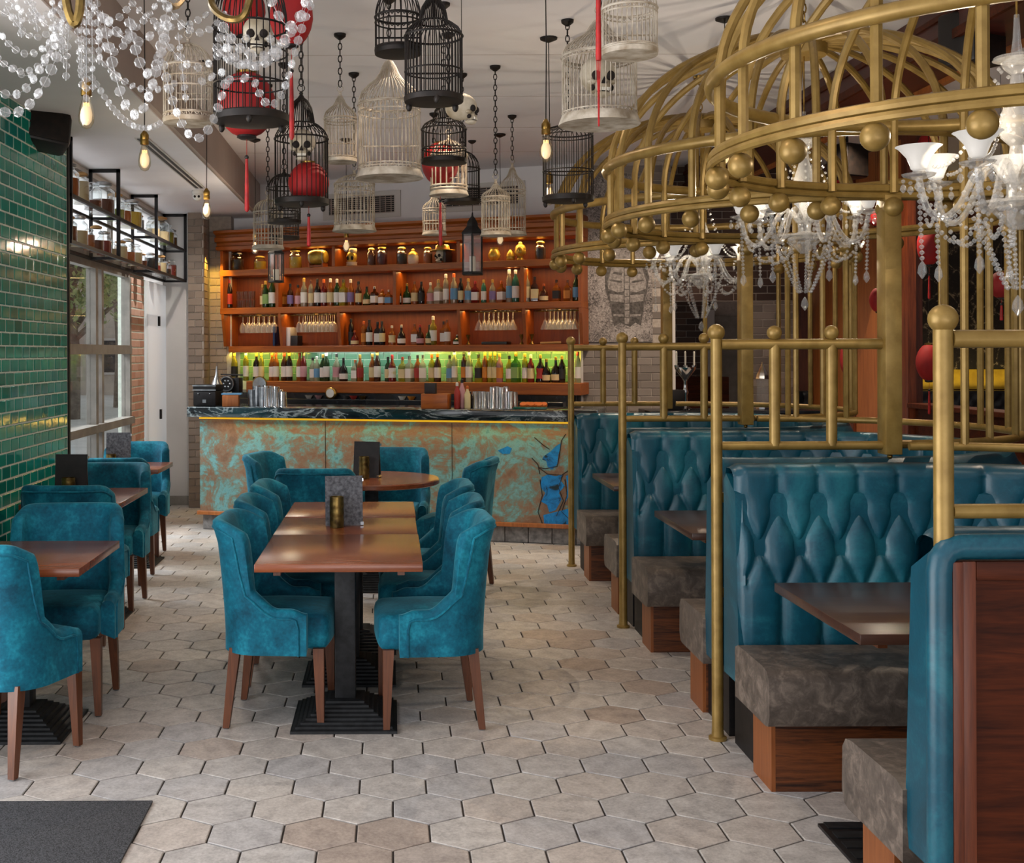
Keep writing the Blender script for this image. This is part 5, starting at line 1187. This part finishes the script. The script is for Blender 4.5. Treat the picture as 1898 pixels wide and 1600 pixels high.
# ------------------------------------------------------------------ birdcages
def chainmb(m, z0, z1, link_=.042, r=.0032):
    n = max(2, int((z1 - z0) / (link_ * .8))); st = (z1 - z0) / n
    for k in range(n):
        z = z0 + st * (k + .5); pl = k % 2
        m.tube([((.011 * cos(q * pi / 4)) * (1 - pl), (.011 * cos(q * pi / 4)) * pl, z + st * .62 * sin(q * pi / 4)) for q in range(8)], r, 5, True)
    return m
def birdcage(px, pyb, d, halfpx, hwall, hdome, style, mat, lab, bars=28, rings=(.5,), chain='chain', foot=False, base='disc', lace=False, wire=.0022, topz=None):
    p = P(px, pyb, d); r = halfpx * d / F; hw, hd = hwall * d / F, hdome * d / F
    t = thing('birdcage', lab, 'birdcage', p)
    # dome outline (radius, height) above the wall
    if style == 'round': dome = [(r * cos(q * pi / 2 / 8), hd * sin(q * pi / 2 / 8)) for q in range(8)] + [(r * .08, hd)]
    elif style == 'ogee': dome = [(r, 0), (r * 1.0, hd * .12), (r * .9, hd * .30), (r * .68, hd * .46), (r * .46, hd * .58), (r * .32, hd * .72), (r * .24, hd * .86), (r * .12, hd)]
    elif style == 'tiered': dome = [(r, 0), (r * .98, hd * .08), (r * .88, hd * .2), (r * .66, hd * .32), (r * .50, hd * .38), (r * .46, hd * .55), (r * .40, hd * .74), (r * .26, hd * .9), (r * .08, hd)]
    else: dome = [(r, 0), (r * .97, hd * .15), (r * .8, hd * .5), (r * .45, hd * .85), (r * .1, hd)]
    m = MB()
    for k in range(bars):
        a = 2 * pi * k / bars; m.tube([(r * cos(a), r * sin(a), .01), (r * cos(a), r * sin(a), hw)] + [(q * cos(a), q * sin(a), hw + z) for q, z in dome[1:]], wire, 4, cap=False)
    m.build('bars', mat, t)
    for f in rings: MB().ring((0, 0, hw * f), r * 1.01, wire * 1.6, 36, 5).build('hoop', mat, t)
    MB().ring((0, 0, hw), r * 1.02, wire * 2, 36, 6).build('hoop', mat, t)
    if style == 'tiered': MB().ring((0, 0, hw + hd * .36), r * .52, wire * 1.8, 28, 5).build('hoop', mat, t)
    if lace:      # pierced bands above the base and under the dome
        for z0 in (.05 * hw, .93 * hw):
            m = MB()
            for k in range(24):
                a0, a1 = 2 * pi * k / 24, 2 * pi * (k + 1) / 24; am = (a0 + a1) / 2; h_ = hw * .09
                m.tube([(r * 1.01 * cos(a0), r * 1.01 * sin(a0), z0), (r * 1.01 * cos(am), r * 1.01 * sin(am), z0 + h_), (r * 1.01 * cos(a1), r * 1.01 * sin(a1), z0)], wire, 4)
            m.ring((0, 0, z0 + hw * .09), r * 1.012, wire * 1.4, 30, 5); m.build('scroll_band', mat, t)
    bh_ = min(.035, r * .22)
    if base == 'disc': MB().lathe([(r * .9, -bh_ * .4), (r * 1.03, -bh_ * .3), (r * 1.05, bh_ * .5), (r * .98, bh_ * .7), (r * .6, bh_ * .3)], 36).build('base', mat, t)
    elif base == 'skirt': MB().lathe([(r * 1.0, -bh_ * .3), (r * 1.10, -bh_ * .4), (r * 1.11, -bh_ * .25), (r * 1.02, bh_ * .8), (r * .98, bh_ * .75), (r * .95, 0)], 36).build('base', mat, t)
    if foot:
        for k in range(3): a = 2 * pi * k / 3 + .6; MB().ball((r * .95 * cos(a), r * .95 * sin(a), -bh_ * .6), (.013, .013, .02), 8, 6).build('foot', mat, t)
    # perch, ring, chain up to the ceiling
    MB().tube([(-r * .97, 0, hw * .42), (r * .97, 0, hw * .42)], .004, 5).build('perch', mat, t)
    zt = hw + hd; MB().lathe([(.012, zt - .012), (.016, zt), (.008, zt + .012), (.011, zt + .02), (.003, zt + .03)], 10).build('finial', mat, t)
    MB().tube([(.018 * cos(q * pi / 6), 0, zt + .046 + .018 * sin(q * pi / 6)) for q in range(12)], .0024, 5, True).build('hanging_ring', mat, t)
    zc = ((ZS - .012) if p.x < XS else ZC) - p.z
    if chain == 'chain': chainmb(MB(), zt + .058, zc - .02).build('chain', 'dark_wire', t)
    else: MB().tube([(0, 0, zt + .06), (0, 0, zc - .01)], .002, 5).build('chain', 'dark_wire', t)
    MB().lathe([(.01, zc - .035), (.034, zc - .016), (.036, zc - .001)], 14).build('ceiling_plate', 'dark_wire', t)
    return t, p, r, hw
W_, D_ = 'white_wire', 'dark_wire'
birdcage(465, 222, 4.7, 68, 170, 120, 'round', D_, 'large dark wire birdcage holding a pale skull above the red lantern', 34, (.38, .72), foot=True)
birdcage(349, 226, 5.6, 45, 100, 45, 'round', W_, 'cream birdcage hanging behind the bead chandelier', 30, (.12, .62, .8), lace=True)
birdcage(559, 376, 6.0, 49, 118, 78, 'tiered', D_, 'dark birdcage with a skull and red lantern inside, hung on a long chain', 34, (), foot=True)
birdcage(527, 412, 7.6, 30, 62, 28, 'round', D_, 'small dark birdcage with a flat base under the skull cage', 26, (.3,))
birdcage(527, 442, 9.2, 27, 42, 26, 'round', D_, 'tiny dark birdcage just above the metal lantern', 24, (.3,), chain='cord')
birdcage(497, 460, 8.2, 27, 66, 24, 'round', W_, 'small white birdcage behind the two tiny dark ones', 26, (.25, .7), base='skirt')
birdcage(631, 299, 6.9, 30, 78, 42, 'ogee', W_, 'narrow white birdcage left of the big white one', 28, (.08, .93))
birdcage(722, 326, 6.2, 57, 130, 82, 'ogee', W_, 'big white birdcage with a tall ogee top in the middle', 44, (.1, .9), lace=True, base='skirt')
birdcage(738, 98, 4.9, 42, 66, 60, 'round', D_, 'dark birdcage with pierced bands at the top of the picture', 22, (.1, .85), lace=True)
birdcage(804, 186, 4.7, 53, 118, 74, 'tiered', D_, 'large black birdcage with bell shaped top hung before the white ones', 40, (.45,), foot=True)
birdcage(823, 300, 6.3, 41, 60, 48, 'tiered', D_, 'dark birdcage with the red lantern showing behind the white wicker cage', 30, (.4,))
birdcage(832, 360, 6.9, 33, 72, 28, 'flat', W_, 'white wicker birdcage with a scalloped top in front of a red lantern', 18, (.12, .2, .95), wire=.004, base='skirt')
birdcage(857, 374, 7.9, 32, 60, 34, 'round', D_, 'dark birdcage half hidden behind the white wicker cage', 26, (.45,))
birdcage(657, 426, 7.87, 37, 84, 18, 'flat', W_, 'white birdcage with straight sides and a flared skirt before the vent', 30, (.14, .82), lace=True, base='skirt')
birdcage(805, 434, 9.2, 21, 46, 26, 'ogee', W_, 'small white birdcage with a red tassel hanging before it', 22, (.1, .5, .9), base='skirt')
birdcage(919, 435, 7.69, 26, 68, 26, 'ogee', W_, 'front one of the pair of white birdcages at the right of the vent', 26, (.12, .88), lace=True, base='skirt')
birdcage(950, 434, 9.3, 24, 80, 44, 'ogee', W_, 'rear one of the pair of white birdcages at the right of the vent', 26, (.12, .9), base='skirt')
birdcage(1111, 226, 5.2, 68, 120, 68, 'ogee', W_, 'large cream birdcage with a skull inside, left of the gold canopies', 48, (.08, .95), lace=True, base='skirt')
birdcage(1167, 100, 4.75, 50, 82, 60, 'round', W_, 'cream birdcage at the top of the picture beside the red ribbon', 34, (.1, .9), lace=True)
birdcage(1053, 370, 6.63, 46, 124, 14, 'flat', D_, 'tall dark birdcage with a flat top and hooped handle', 32, (.42, .95), foot=True)
def wskull(px, py, d, s, rz, lab, cord=True):
    p = P(px, py, d); k = skull(p, s, rz, lab)
    if cord:
        zc = ZC - p.z; MB().tube([(0, 0, s * 1.0), (0, 0, zc)], .002, 5).build('cord', 'dark_wire', k)
    return k
wskull(477, 72, 4.72, .085, .1, 'pale skull inside the large dark birdcage')
wskull(561, 274, 6.0, .092, .0, 'pale skull inside the dark cage with the red lantern')
wskull(1108, 150, 5.2, .105, .12, 'pale skull inside the large cream birdcage')
wskull(856, 206, 6.1, .088, 1.15, 'white skull turned sideways behind the black birdcage')

# ------------------------------------------------------------------ red silk lanterns
def lantern(px, py, d, rx, ry, lab, tassel=0, cord=True, tail=True):
    p = P(px, py, d); a, b = rx * d / F, ry * d / F; t = thing('red_lantern', lab, 'lantern', p)
    prof = [(a * .3, -b)] + [(a * (.3 + .7 * sin(pi * (i + .5) / 12) ** .6) * (1 + .012 * (i % 2)), -b + 2 * b * (i + .5) / 12) for i in range(12)] + [(a * .3, b)]
    MB().lathe(prof, 20).build('shade', 'red_lantern', t)
    MB().lathe([(a * .32, b * .97), (a * .34, b * 1.06), (a * .2, b * 1.1)], 14).build('top_cap', 'brass', t)
    MB().lathe([(a * .2, -b * 1.12), (a * .34, -b * 1.06), (a * .32, -b * .97)], 14).build('bottom_cap', 'black_plastic', t)
    zc = ZC - p.z; MB().tube([(0, 0, b * 1.08), (0, 0, zc)], .0015, 4).build('cord', 'dark_wire', t)
    if tassel:
        L_ = tassel * d / F; MB().tube([(0, 0, -b * 1.1), (0, 0, -b * 1.1 - L_ * .25)], .0015, 4).build('tassel_cord', 'red_silk', t)
        z = -b * 1.1 - L_ * .25; MB().ball((0, 0, z), .010, 10, 8).build('tassel_knot', 'black_plastic', t); MB().lathe([(.004, -L_ * .75), (.011, -L_ * .72), (.009, -L_ * .3), (.006, 0)], 10, (0, 0, z)).build('tassel', 'red_silk', t)
    return t
lantern(457, 194, 5.3, 54, 58, 'red silk lantern behind the base of the large dark birdcage', 135)
lantern(540, 32, 5.0, 40, 52, 'red silk lantern at the top beside the bead chandelier', 170)
lantern(452, 20, 5.5, 40, 46, 'dark red silk lantern behind the skull of the large dark birdcage')
lantern(572, 339, 6.05, 38, 37, 'deep red silk lantern in the bottom of the skull birdcage', 78)
lantern(816, 304, 6.95, 34, 38, 'red silk lantern caught behind the white wicker birdcage', 110)
for px, py, d, rx, ry, l, ts in [(1722, 455, 9.2, 21, 36, 'red lantern hanging just right of the wooden screen', 60), (1722, 672, 9.3, 23, 33, 'red lantern hanging lowest, before the black banquette', 60), (1722, 268, 9.6, 20, 22, 'red lantern near the ceiling by the wooden screen', 0), (1556, 328, 10.6, 13, 14, 'small red lantern before the top of the wooden screen', 0),
        (1628, 556, 8.6, 16, 22, 'red lantern partly hidden by the gold square pillar', 30), (1856, 528, 8.0, 22, 24, 'red lantern behind the drops of the nearest crystal chandelier', 40), (1566, 665, 10.4, 9, 26, 'slim red lantern behind the last gold rail', 0), (1830, 160, 8.5, 26, 24, 'red lantern up behind the nearest gold canopy', 0), (1624, 405, 10, 13, 14, 'small red lantern halfway up the wooden screen', 20)]:
    lantern(px, py, d, rx, ry, l, ts)
rb = thing('red_tassel', 'long red tassel with thin threads hanging before the cream skull cage', 'tassel', P(1109, 0, 4.2))
MB().lathe([(.010, -.215), (.0105, -.2), (.0085, 0), (.004, .3)], 10).build('tassel', 'red_silk', rb)
m = MB()
for k in range(5): m.tube([(.004 * (k - 2), 0, -.2), (.0015 * (k - 2), 0, -.33), (.001 * (k - 2), 0, -.45)], .0011, 4)
m.build('threads', 'red_silk', rb); MB().tube([(0, 0, .29), (0, 0, ZC - rb.location.z)], .002, 4).build('cord', 'red_silk', rb)

# metal lanterns with glass panes
def hurricane(px, pyb, d, wpx, hpx, lab, zchain=None):
    p = P(px, pyb, d); a = wpx * d / F / 2; h = hpx * d / F; t = thing('metal_lantern', lab, 'lantern', p, .4)
    MB().lathe([(a, 0), (a * 1.05, h * .02), (a * .95, h * .05)], 6).build('base', 'cast_iron', t, False)
    for k in range(6): q = k * pi / 3; MB().tube([(a * .95 * cos(q), a * .95 * sin(q), h * .04), (a * .95 * cos(q), a * .95 * sin(q), h * .66)], .006, 5).build('corner_post', 'cast_iron', t)
    for k in range(6):
        q0, q1 = k * pi / 3, (k + 1) * pi / 3
        MB().add([(a * .93 * cos(q0), a * .93 * sin(q0), h * .05), (a * .93 * cos(q1), a * .93 * sin(q1), h * .05), (a * .93 * cos(q1), a * .93 * sin(q1), h * .66), (a * .93 * cos(q0), a * .93 * sin(q0), h * .66)], [(0, 1, 2, 3)]).build('pane', 'crystal', t, False)  # milky glass: bright reflections put into the pane colour
    MB().lathe([(a * 1.05, h * .65), (a * 1.08, h * .67), (a * .55, h * .78), (a * .5, h * .84), (a * .3, h * .9), (a * .1, h * .94), (a * .06, h)], 6).build('roof', 'cast_iron', t, False)
    MB().lathe([(.028, h * .05), (.028, h * .3)], 10).build('candle', 'candle_wax', t)
    zc = ZC - p.z; MB().tube([(0, 0, h), (0, 0, zc)], .0022, 5).build('cord', 'dark_wire', t)
    if zchain: MB().lathe([(.01, zc - .03), (.034, zc - .014), (.036, zc - .001)], 14).build('ceiling_plate', 'dark_wire', t)
hurricane(876, 510, 10.4, 42, 116, 'tall metal lantern with glass panes hung before the upper bottles', True)
hurricane(512, 524, 10.2, 30, 82, 'smaller metal lantern with pale panes hung below the tiny dark birdcage')

# ------------------------------------------------------------------ hanging jar shelf over the windows
js = thing('hanging_jar_shelf', 'black steel shelf of two tiers hung from the soffit over the windows', 'shelf', (-2.2, 8.1, 0))
Zl, Zu = 2.42, 2.74
for z in (Zl, Zu):
    MB().box(-.012, .012, 0, 4.55, z - .025, z).build('front_rail', 'black_metal', js, False); MB().box(-.235, -.215, 0, 4.55, z - .025, z).build('rear_rail', 'black_metal', js, False)
    MB().box(-.214, -.013, .02, 4.54, z - .012, z - .004).build('shelf_board', 'window_glass', js, False)
    for y in (0, 1.43, 2.97, 4.53): MB().box(-.215, -.012, y, y + .022, z - .025, z - .003).build('cross_bar', 'black_metal', js, False)
for y in (0, 1.43, 2.97, 4.53):
    MB().box(-.014, .014, y, y + .026, Zl, ZS - .015).build('hanger', 'black_metal', js, False); MB().box(-.236, -.21, y, y + .026, Zl, ZS - .015).build('hanger', 'black_metal', js, False)
    MB().box(-.236, .014, y, y + .026, ZS - .042, ZS - .014).build('hanger_top', 'black_metal', js, False)
ju = [(8.40, .26, .085, 'fill_amber', 'pale amber'), (8.78, .25, .06, 'fill_cream', 'cream'), (9.12, .22, .07, 'fill_brown', 'rust brown'), (9.42, .27, .10, 'fill_brown', 'brown and cream'), (9.86, .24, .08, 'fill_green', 'green'), (10.15, .2, .07, 'fill_amber', 'amber'), (10.45, .26, .10, 'fill_yellow', 'golden'), (10.85, .17, .035, 'fill_dark', 'dark'), (11.2, .12, .035, 'fill_yellow', 'yellow'), (11.42, .22, .07, 'fill_cream', 'cream'), (11.75, .26, .10, 'fill_cream', 'pale dried flower'), (12.1, .22, .08, 'fill_green', 'dull green'), (12.4, .2, .06, 'fill_dark', 'very dark')]
for i, (y, h, r, f, cn) in enumerate(ju):
    jar(0, 0, h * F / y, 2 * r * F / y, f, f'clear storage jar with {cn} filling, {ORD[i]} from the tiles on the upper shelf', ['steel', 'cork', 'clear_glass'][i % 3], Vector((-2.30, y, Zu)), 'storage_jar', 'clear_glass', [.55, .7, .35, .45, .4, .6][i % 6])
jl = [(8.38, .2, .075, 'fill_brown', 'rust brown'), (8.70, .24, .07, 'fill_cream', 'cream'), (9.0, .17, .045, 'fill_amber', 'amber'), (9.22, .22, .06, 'fill_brown', 'deep amber'), (9.47, .2, .06, 'fill_red', 'red brown'), (9.7, .15, .05, 'fill_cream', 'pale'), (10.05, .18, .06, 'fill_cream', 'beige'), (10.3, .22, .07, 'fill_amber', 'honey'), (10.6, .2, .07, 'fill_cream', 'oat'), (10.9, .14, .05, 'fill_brown', 'brown'), (11.3, .18, .06, 'fill_dark', 'black'), (11.55, .16, .05, 'fill_red', 'dark red'), (11.8, .2, .06, 'fill_cream', 'straw'), (12.1, .16, .05, 'fill_dark', 'coffee'), (12.4, .2, .05, 'fill_red', 'orange brown')]
for i, (y, h, r, f, cn) in enumerate(jl):
    jar(0, 0, h * F / y, 2 * r * F / y, f, f'clear storage jar with {cn} filling, {ORD[i]} from the tiles on the lower shelf', ['cork', 'steel', 'clear_glass'][i % 3], Vector((-2.30, y, Zl)), 'storage_jar', 'clear_glass', [.6, .5, .7, .45][i % 4])

# ------------------------------------------------------------------ small fittings
sp = thing('wall_speaker', 'black wall speaker bracketed high on the green tiles', 'speaker', P(82, 243, 7.35), 0)
sp.rotation_euler = (radians(-14), radians(8), radians(28))
MB().box(-.15, .15, -.10, .10, -.115, .115, .035).build('cabinet', 'black_plastic', sp); MB().box(-.13, .13, -.108, -.098, -.095, .095, .004).build('grille', 'dark_wire', sp)
MB().box(-.30, -.12, .0, .05, -.03, .03, .004).build('bracket', 'black_metal', sp)
for px, py, d, lab, rx in ((1800, 75, 6.2, 'black speaker hung under the red beam near the right edge', .3), (1570, 300, 9.8, 'black speaker hanging before the wooden screen', .1)):
    s2 = thing('hanging_speaker', lab, 'speaker', P(px, py, d), .5); MB().box(-.13, .13, -.11, .11, -.14, .14, .02).build('cabinet', 'black_plastic', s2); MB().box(-.115, .115, -.118, -.108, -.125, .125).build('grille', 'dark_wire', s2)
    MB().tube([(0, 0, .13), (0, 0, ZC - s2.location.z)], .012, 6).build('bracket', 'black_metal', s2)
sd = thing('slot_diffuser', 'long black linear air slot in the soffit over the windows', 'air vent', (-1.72, 9.4, ZS - .012))
MB().box(-.05, .05, -1.25, 1.25, -.006, -.0005).build('frame', 'white_paint', sd, False)
for x in (-.022, .022): MB().box(x - .012, x + .012, -1.23, 1.23, -.009, -.004).build('slot', 'black_plastic', sd, False)
for px, py, lab in ((366, 349, 'white dome camera with twin lenses on the soffit by the air slot'), (389, 404, 'white ceiling detector with dark eyes above the tiled pier')):
    d_ = (ZS - H) * F / (CY - py); p = P(px, py, d_); p.z = ZS - .013
    q = thing('ceiling_detector', lab, 'detector', p); MB().lathe([(.05, 0), (.055, -.02), (.05, -.035)][::-1], 16).build('body', 'white_ceramic', q)
    MB().ball((0, 0, -.05), .045, 14, 8).build('dome', 'white_ceramic', q)
    for e in (-.018, .018): MB().ball((e, -.038, -.06), .012, 8, 6).build('lens', 'bone_hollow', q)
mt = MB().box(-3.1, -.874, 2.2, 4.296, 0.0005, .010, .002).build('floor_mat', 'mat_fibre'); tag(mt, 'dark grey ribbed entrance mat lying on the hexagon tiles', 'mat')

# ------------------------------------------------------------------ mural, candelabra stand and the far room
mu = thing('ribcage_print', 'black and white ribcage print on the grey brick wall', 'print', (1.905, 11.483, 1.73))
k = N('print_paper'); v = k.coord(); a = k.noise(v, 26, 8, .75, 2.5); b = k.noise(v, 4, 3)
k.base(k.ramp(k.math('ADD', k.math('MULTIPLY', a, .7), k.math('MULTIPLY', b, .3)), [(.42, srgb('#3a3533')), (.50, srgb('#8a827e')), (.58, srgb('#b5aca7'))])); k.set(Roughness=.6)
mottled('print_ink', '#3a3532', '#66605c', 40, .6); mottled('print_bone', '#6f6864', '#a39b96', 40, .6)
MB().box(0, .64, 0, .008, 0, 1.62).build('paper', 'print_paper', mu, False)
def mx(px, py): d = 11.48; p = P(px, py, d); return (p.x - 1.905, p.z - 1.73)
def inkp(pts, name, mat, y): MB().prism([mx(*q) for q in pts], y, .001, 'y').build(name, mat, mu, False)
inkp([(1127, 490), (1140, 484), (1185, 485), (1198, 492), (1203, 512), (1200, 540), (1196, 552), (1188, 604), (1178, 598), (1168, 606), (1150, 598), (1138, 605), (1130, 560), (1122, 538), (1121, 512)], 'dark_outline', 'print_ink', -.0015)
inkp([(1120, 468), (1204, 468), (1206, 481), (1118, 481)], 'collar_bone', 'print_bone', -.0025)
inkp([(1140, 400), (1184, 400), (1190, 452), (1134, 452)], 'dark_outline', 'print_ink', -.0015)
for sg in (-1, 1):
    inkp([(1162 + sg * a_, b_) for a_, b_ in [(6, 496), (28, 495), (32, 510), (36, 522), (35, 535), (18, 542), (6, 540)]], 'chest_bone', 'print_bone', -.0025)
    inkp([(1162 + sg * a_, b_) for a_, b_ in [(6, 547), (32, 545), (30, 558), (6, 561)]], 'rib', 'print_bone', -.0025)
    inkp([(1162 + sg * a_, b_) for a_, b_ in [(6, 583), (26, 582), (25, 586), (6, 587)]], 'rib', 'print_bone', -.0025)
    inkp([(1162 + sg * a_, b_) for a_, b_ in [(9, 506), (24, 504), (27, 507), (9, 511)]], 'rib_line', 'print_ink', -.0032)
    inkp([(1162 + sg * a_, b_) for a_, b_ in [(9, 521), (30, 518), (32, 521), (9, 525)]], 'rib_line', 'print_ink', -.0032)
for q in range(8): y_ = 498 + q * 13; inkp([(1157.5, y_), (1166.5, y_), (1166, y_ + 11.5), (1158, y_ + 11.5)], 'vertebra', 'print_bone', -.0036)
for q in range(5): y_ = 404 + q * 12; inkp([(1156, y_), (1168, y_), (1167, y_ + 10), (1157, y_ + 10)], 'vertebra', 'print_bone', -.0036)
ct = thing('service_counter', 'dark service counter behind the farthest booth', 'counter', (2.9, 10.0, 0))
MB().box(-.72, .75, -.2, .25, 0, 1.10).build('body', 'oak_base', ct, False); MB().box(-.75, .78, -.23, .28, 1.10, 1.14, .005).build('worktop', 'dark_granite', ct)
def cp_(px, z=1.14): d = 10.0; return Vector(((px - CX) * d / F, d, z))
cd = thing('candelabra', 'silver candelabra bowl with three white candles on a tall foot', 'candelabra', cp_(1270))
MB().lathe([(.05, 0), (.055, .01), (.02, .03), (.016, .12), (.026, .15), (.016, .18), (.014, .24), (.03, .27), (.085, .34), (.09, .36), (.08, .36), (.02, .30)], 18).build('bowl', 'chrome', cd)
for x in (-.075, 0, .075): MB().lathe([(.016, .36), (.02, .375), (.012, .38)], 8, (x, 0, 0)).build('cup', 'chrome', cd); MB().lathe([(.008, .38), (.008, .49), (.002, .495)], 8, (x, 0, 0)).build('candle', 'candle_wax', cd)
bx = MB().box(-.075, .075, -.05, .05, 0, .17, .006).build('card_terminal', 'black_plastic', loc=cp_(1249), rot=(0, 0, .1)); tag(bx, 'black upright box beside the silver candelabra', 'box')
lp = thing('silver_lantern', 'pointed silver lantern in front of the grey pier', 'lantern', cp_(1413))
MB().lathe([(.055, 0), (.058, .015), (.05, .03)], 8).build('base', 'chrome', lp); MB().lathe([(.05, .03), (.052, .26)], 8, cap=False).build('glass', 'crystal', lp); MB().lathe([(.056, .26), (.05, .29), (.02, .36), (.005, .40)], 8).build('roof', 'chrome', lp)
wn = thing('wine_rack_stand', 'dark brown shelf with bottles in the passage behind the candelabra', 'cabinet', (3.35, 13.2, 0))
MB().box(-.5, .4, -.1, .25, 0, 1.35, .01).build('body', 'mahogany_panel', wn)
# far room: banquette and scratched mural
bq = thing('black_banquette', 'black buttoned banquette along the far wall behind the low ledge', 'banquette', (6.1, 12.95, 0))
m = MB(); nx, nz = 90, 22
for i in range(nx + 1):
    for j in range(nz + 1):
        x = -1.6 + 3.2 * i / nx; z = .42 + .75 * j / nz; u, w_ = x / .16, z / .14
        q = abs((u + w_) % 1 - .5) * 2; p_ = abs((u - w_) % 1 - .5) * 2; m.v.append((x, -.05 - .03 * min(1, q * p_ * 2.2), z))
for i in range(nx):
    for j in range(nz): a_ = i * (nz + 1) + j; m.f.append((a_, a_ + nz + 1, a_ + nz + 2, a_ + 1))
m.build('tufted_back', 'black_leather', bq, True, 80); MB().box(-1.6, 1.6, -.03, .24, 0, 1.19, .01).build('frame', 'black_leather', bq); MB().box(-1.6, 1.6, -.55, -.04, .1, .46, .03).build('seat', 'black_leather', bq)
fm = thing('scratched_mural', 'dark mural of pale scratchy bones with a yellow-lit lower edge', 'mural', (4.75, 13.185, 1.2))
k = N('mural_dark'); v = k.coord(); a = k.noise(v, 9, 8, .75, 3.0); wv = k.n('ShaderNodeTexVoronoi', feature='DISTANCE_TO_EDGE'); wv.inputs['Scale'].default_value = 5; k.l(v, wv.inputs['Vector'])
k.base(k.ramp(k.math('ADD', a, k.math('MULTIPLY', k.math('MINIMUM', wv.outputs['Distance'], .1), -1.6)), [(.30, srgb('#1c1512')), (.46, srgb('#2b211b')), (.56, srgb('#a08f78'))])); k.set(Roughness=.6)
mottled('yellow_lit_tone', '#a8851c', '#d0ab2e', 6, .6)
MB().box(0, 2.9, 0, .012, .22, 1.75).build('canvas', 'mural_dark', fm, False); MB().box(0, 2.9, -.004, .01, .0, .22).build('yellow_lit_band', 'yellow_lit_tone', fm, False)  # the lit strip below the canvas, its yellow light put into the colour
for x in (-.06, 2.9): MB().box(x, x + .06, -.02, .012, 0, 1.8, .004).build('frame', 'screen_wood', fm)
light('mural_strip', 'AREA', (6.2, 13.05, 1.22), 4, (1.0, .8, .25), (radians(180), 0, 0), 2.6, .04)
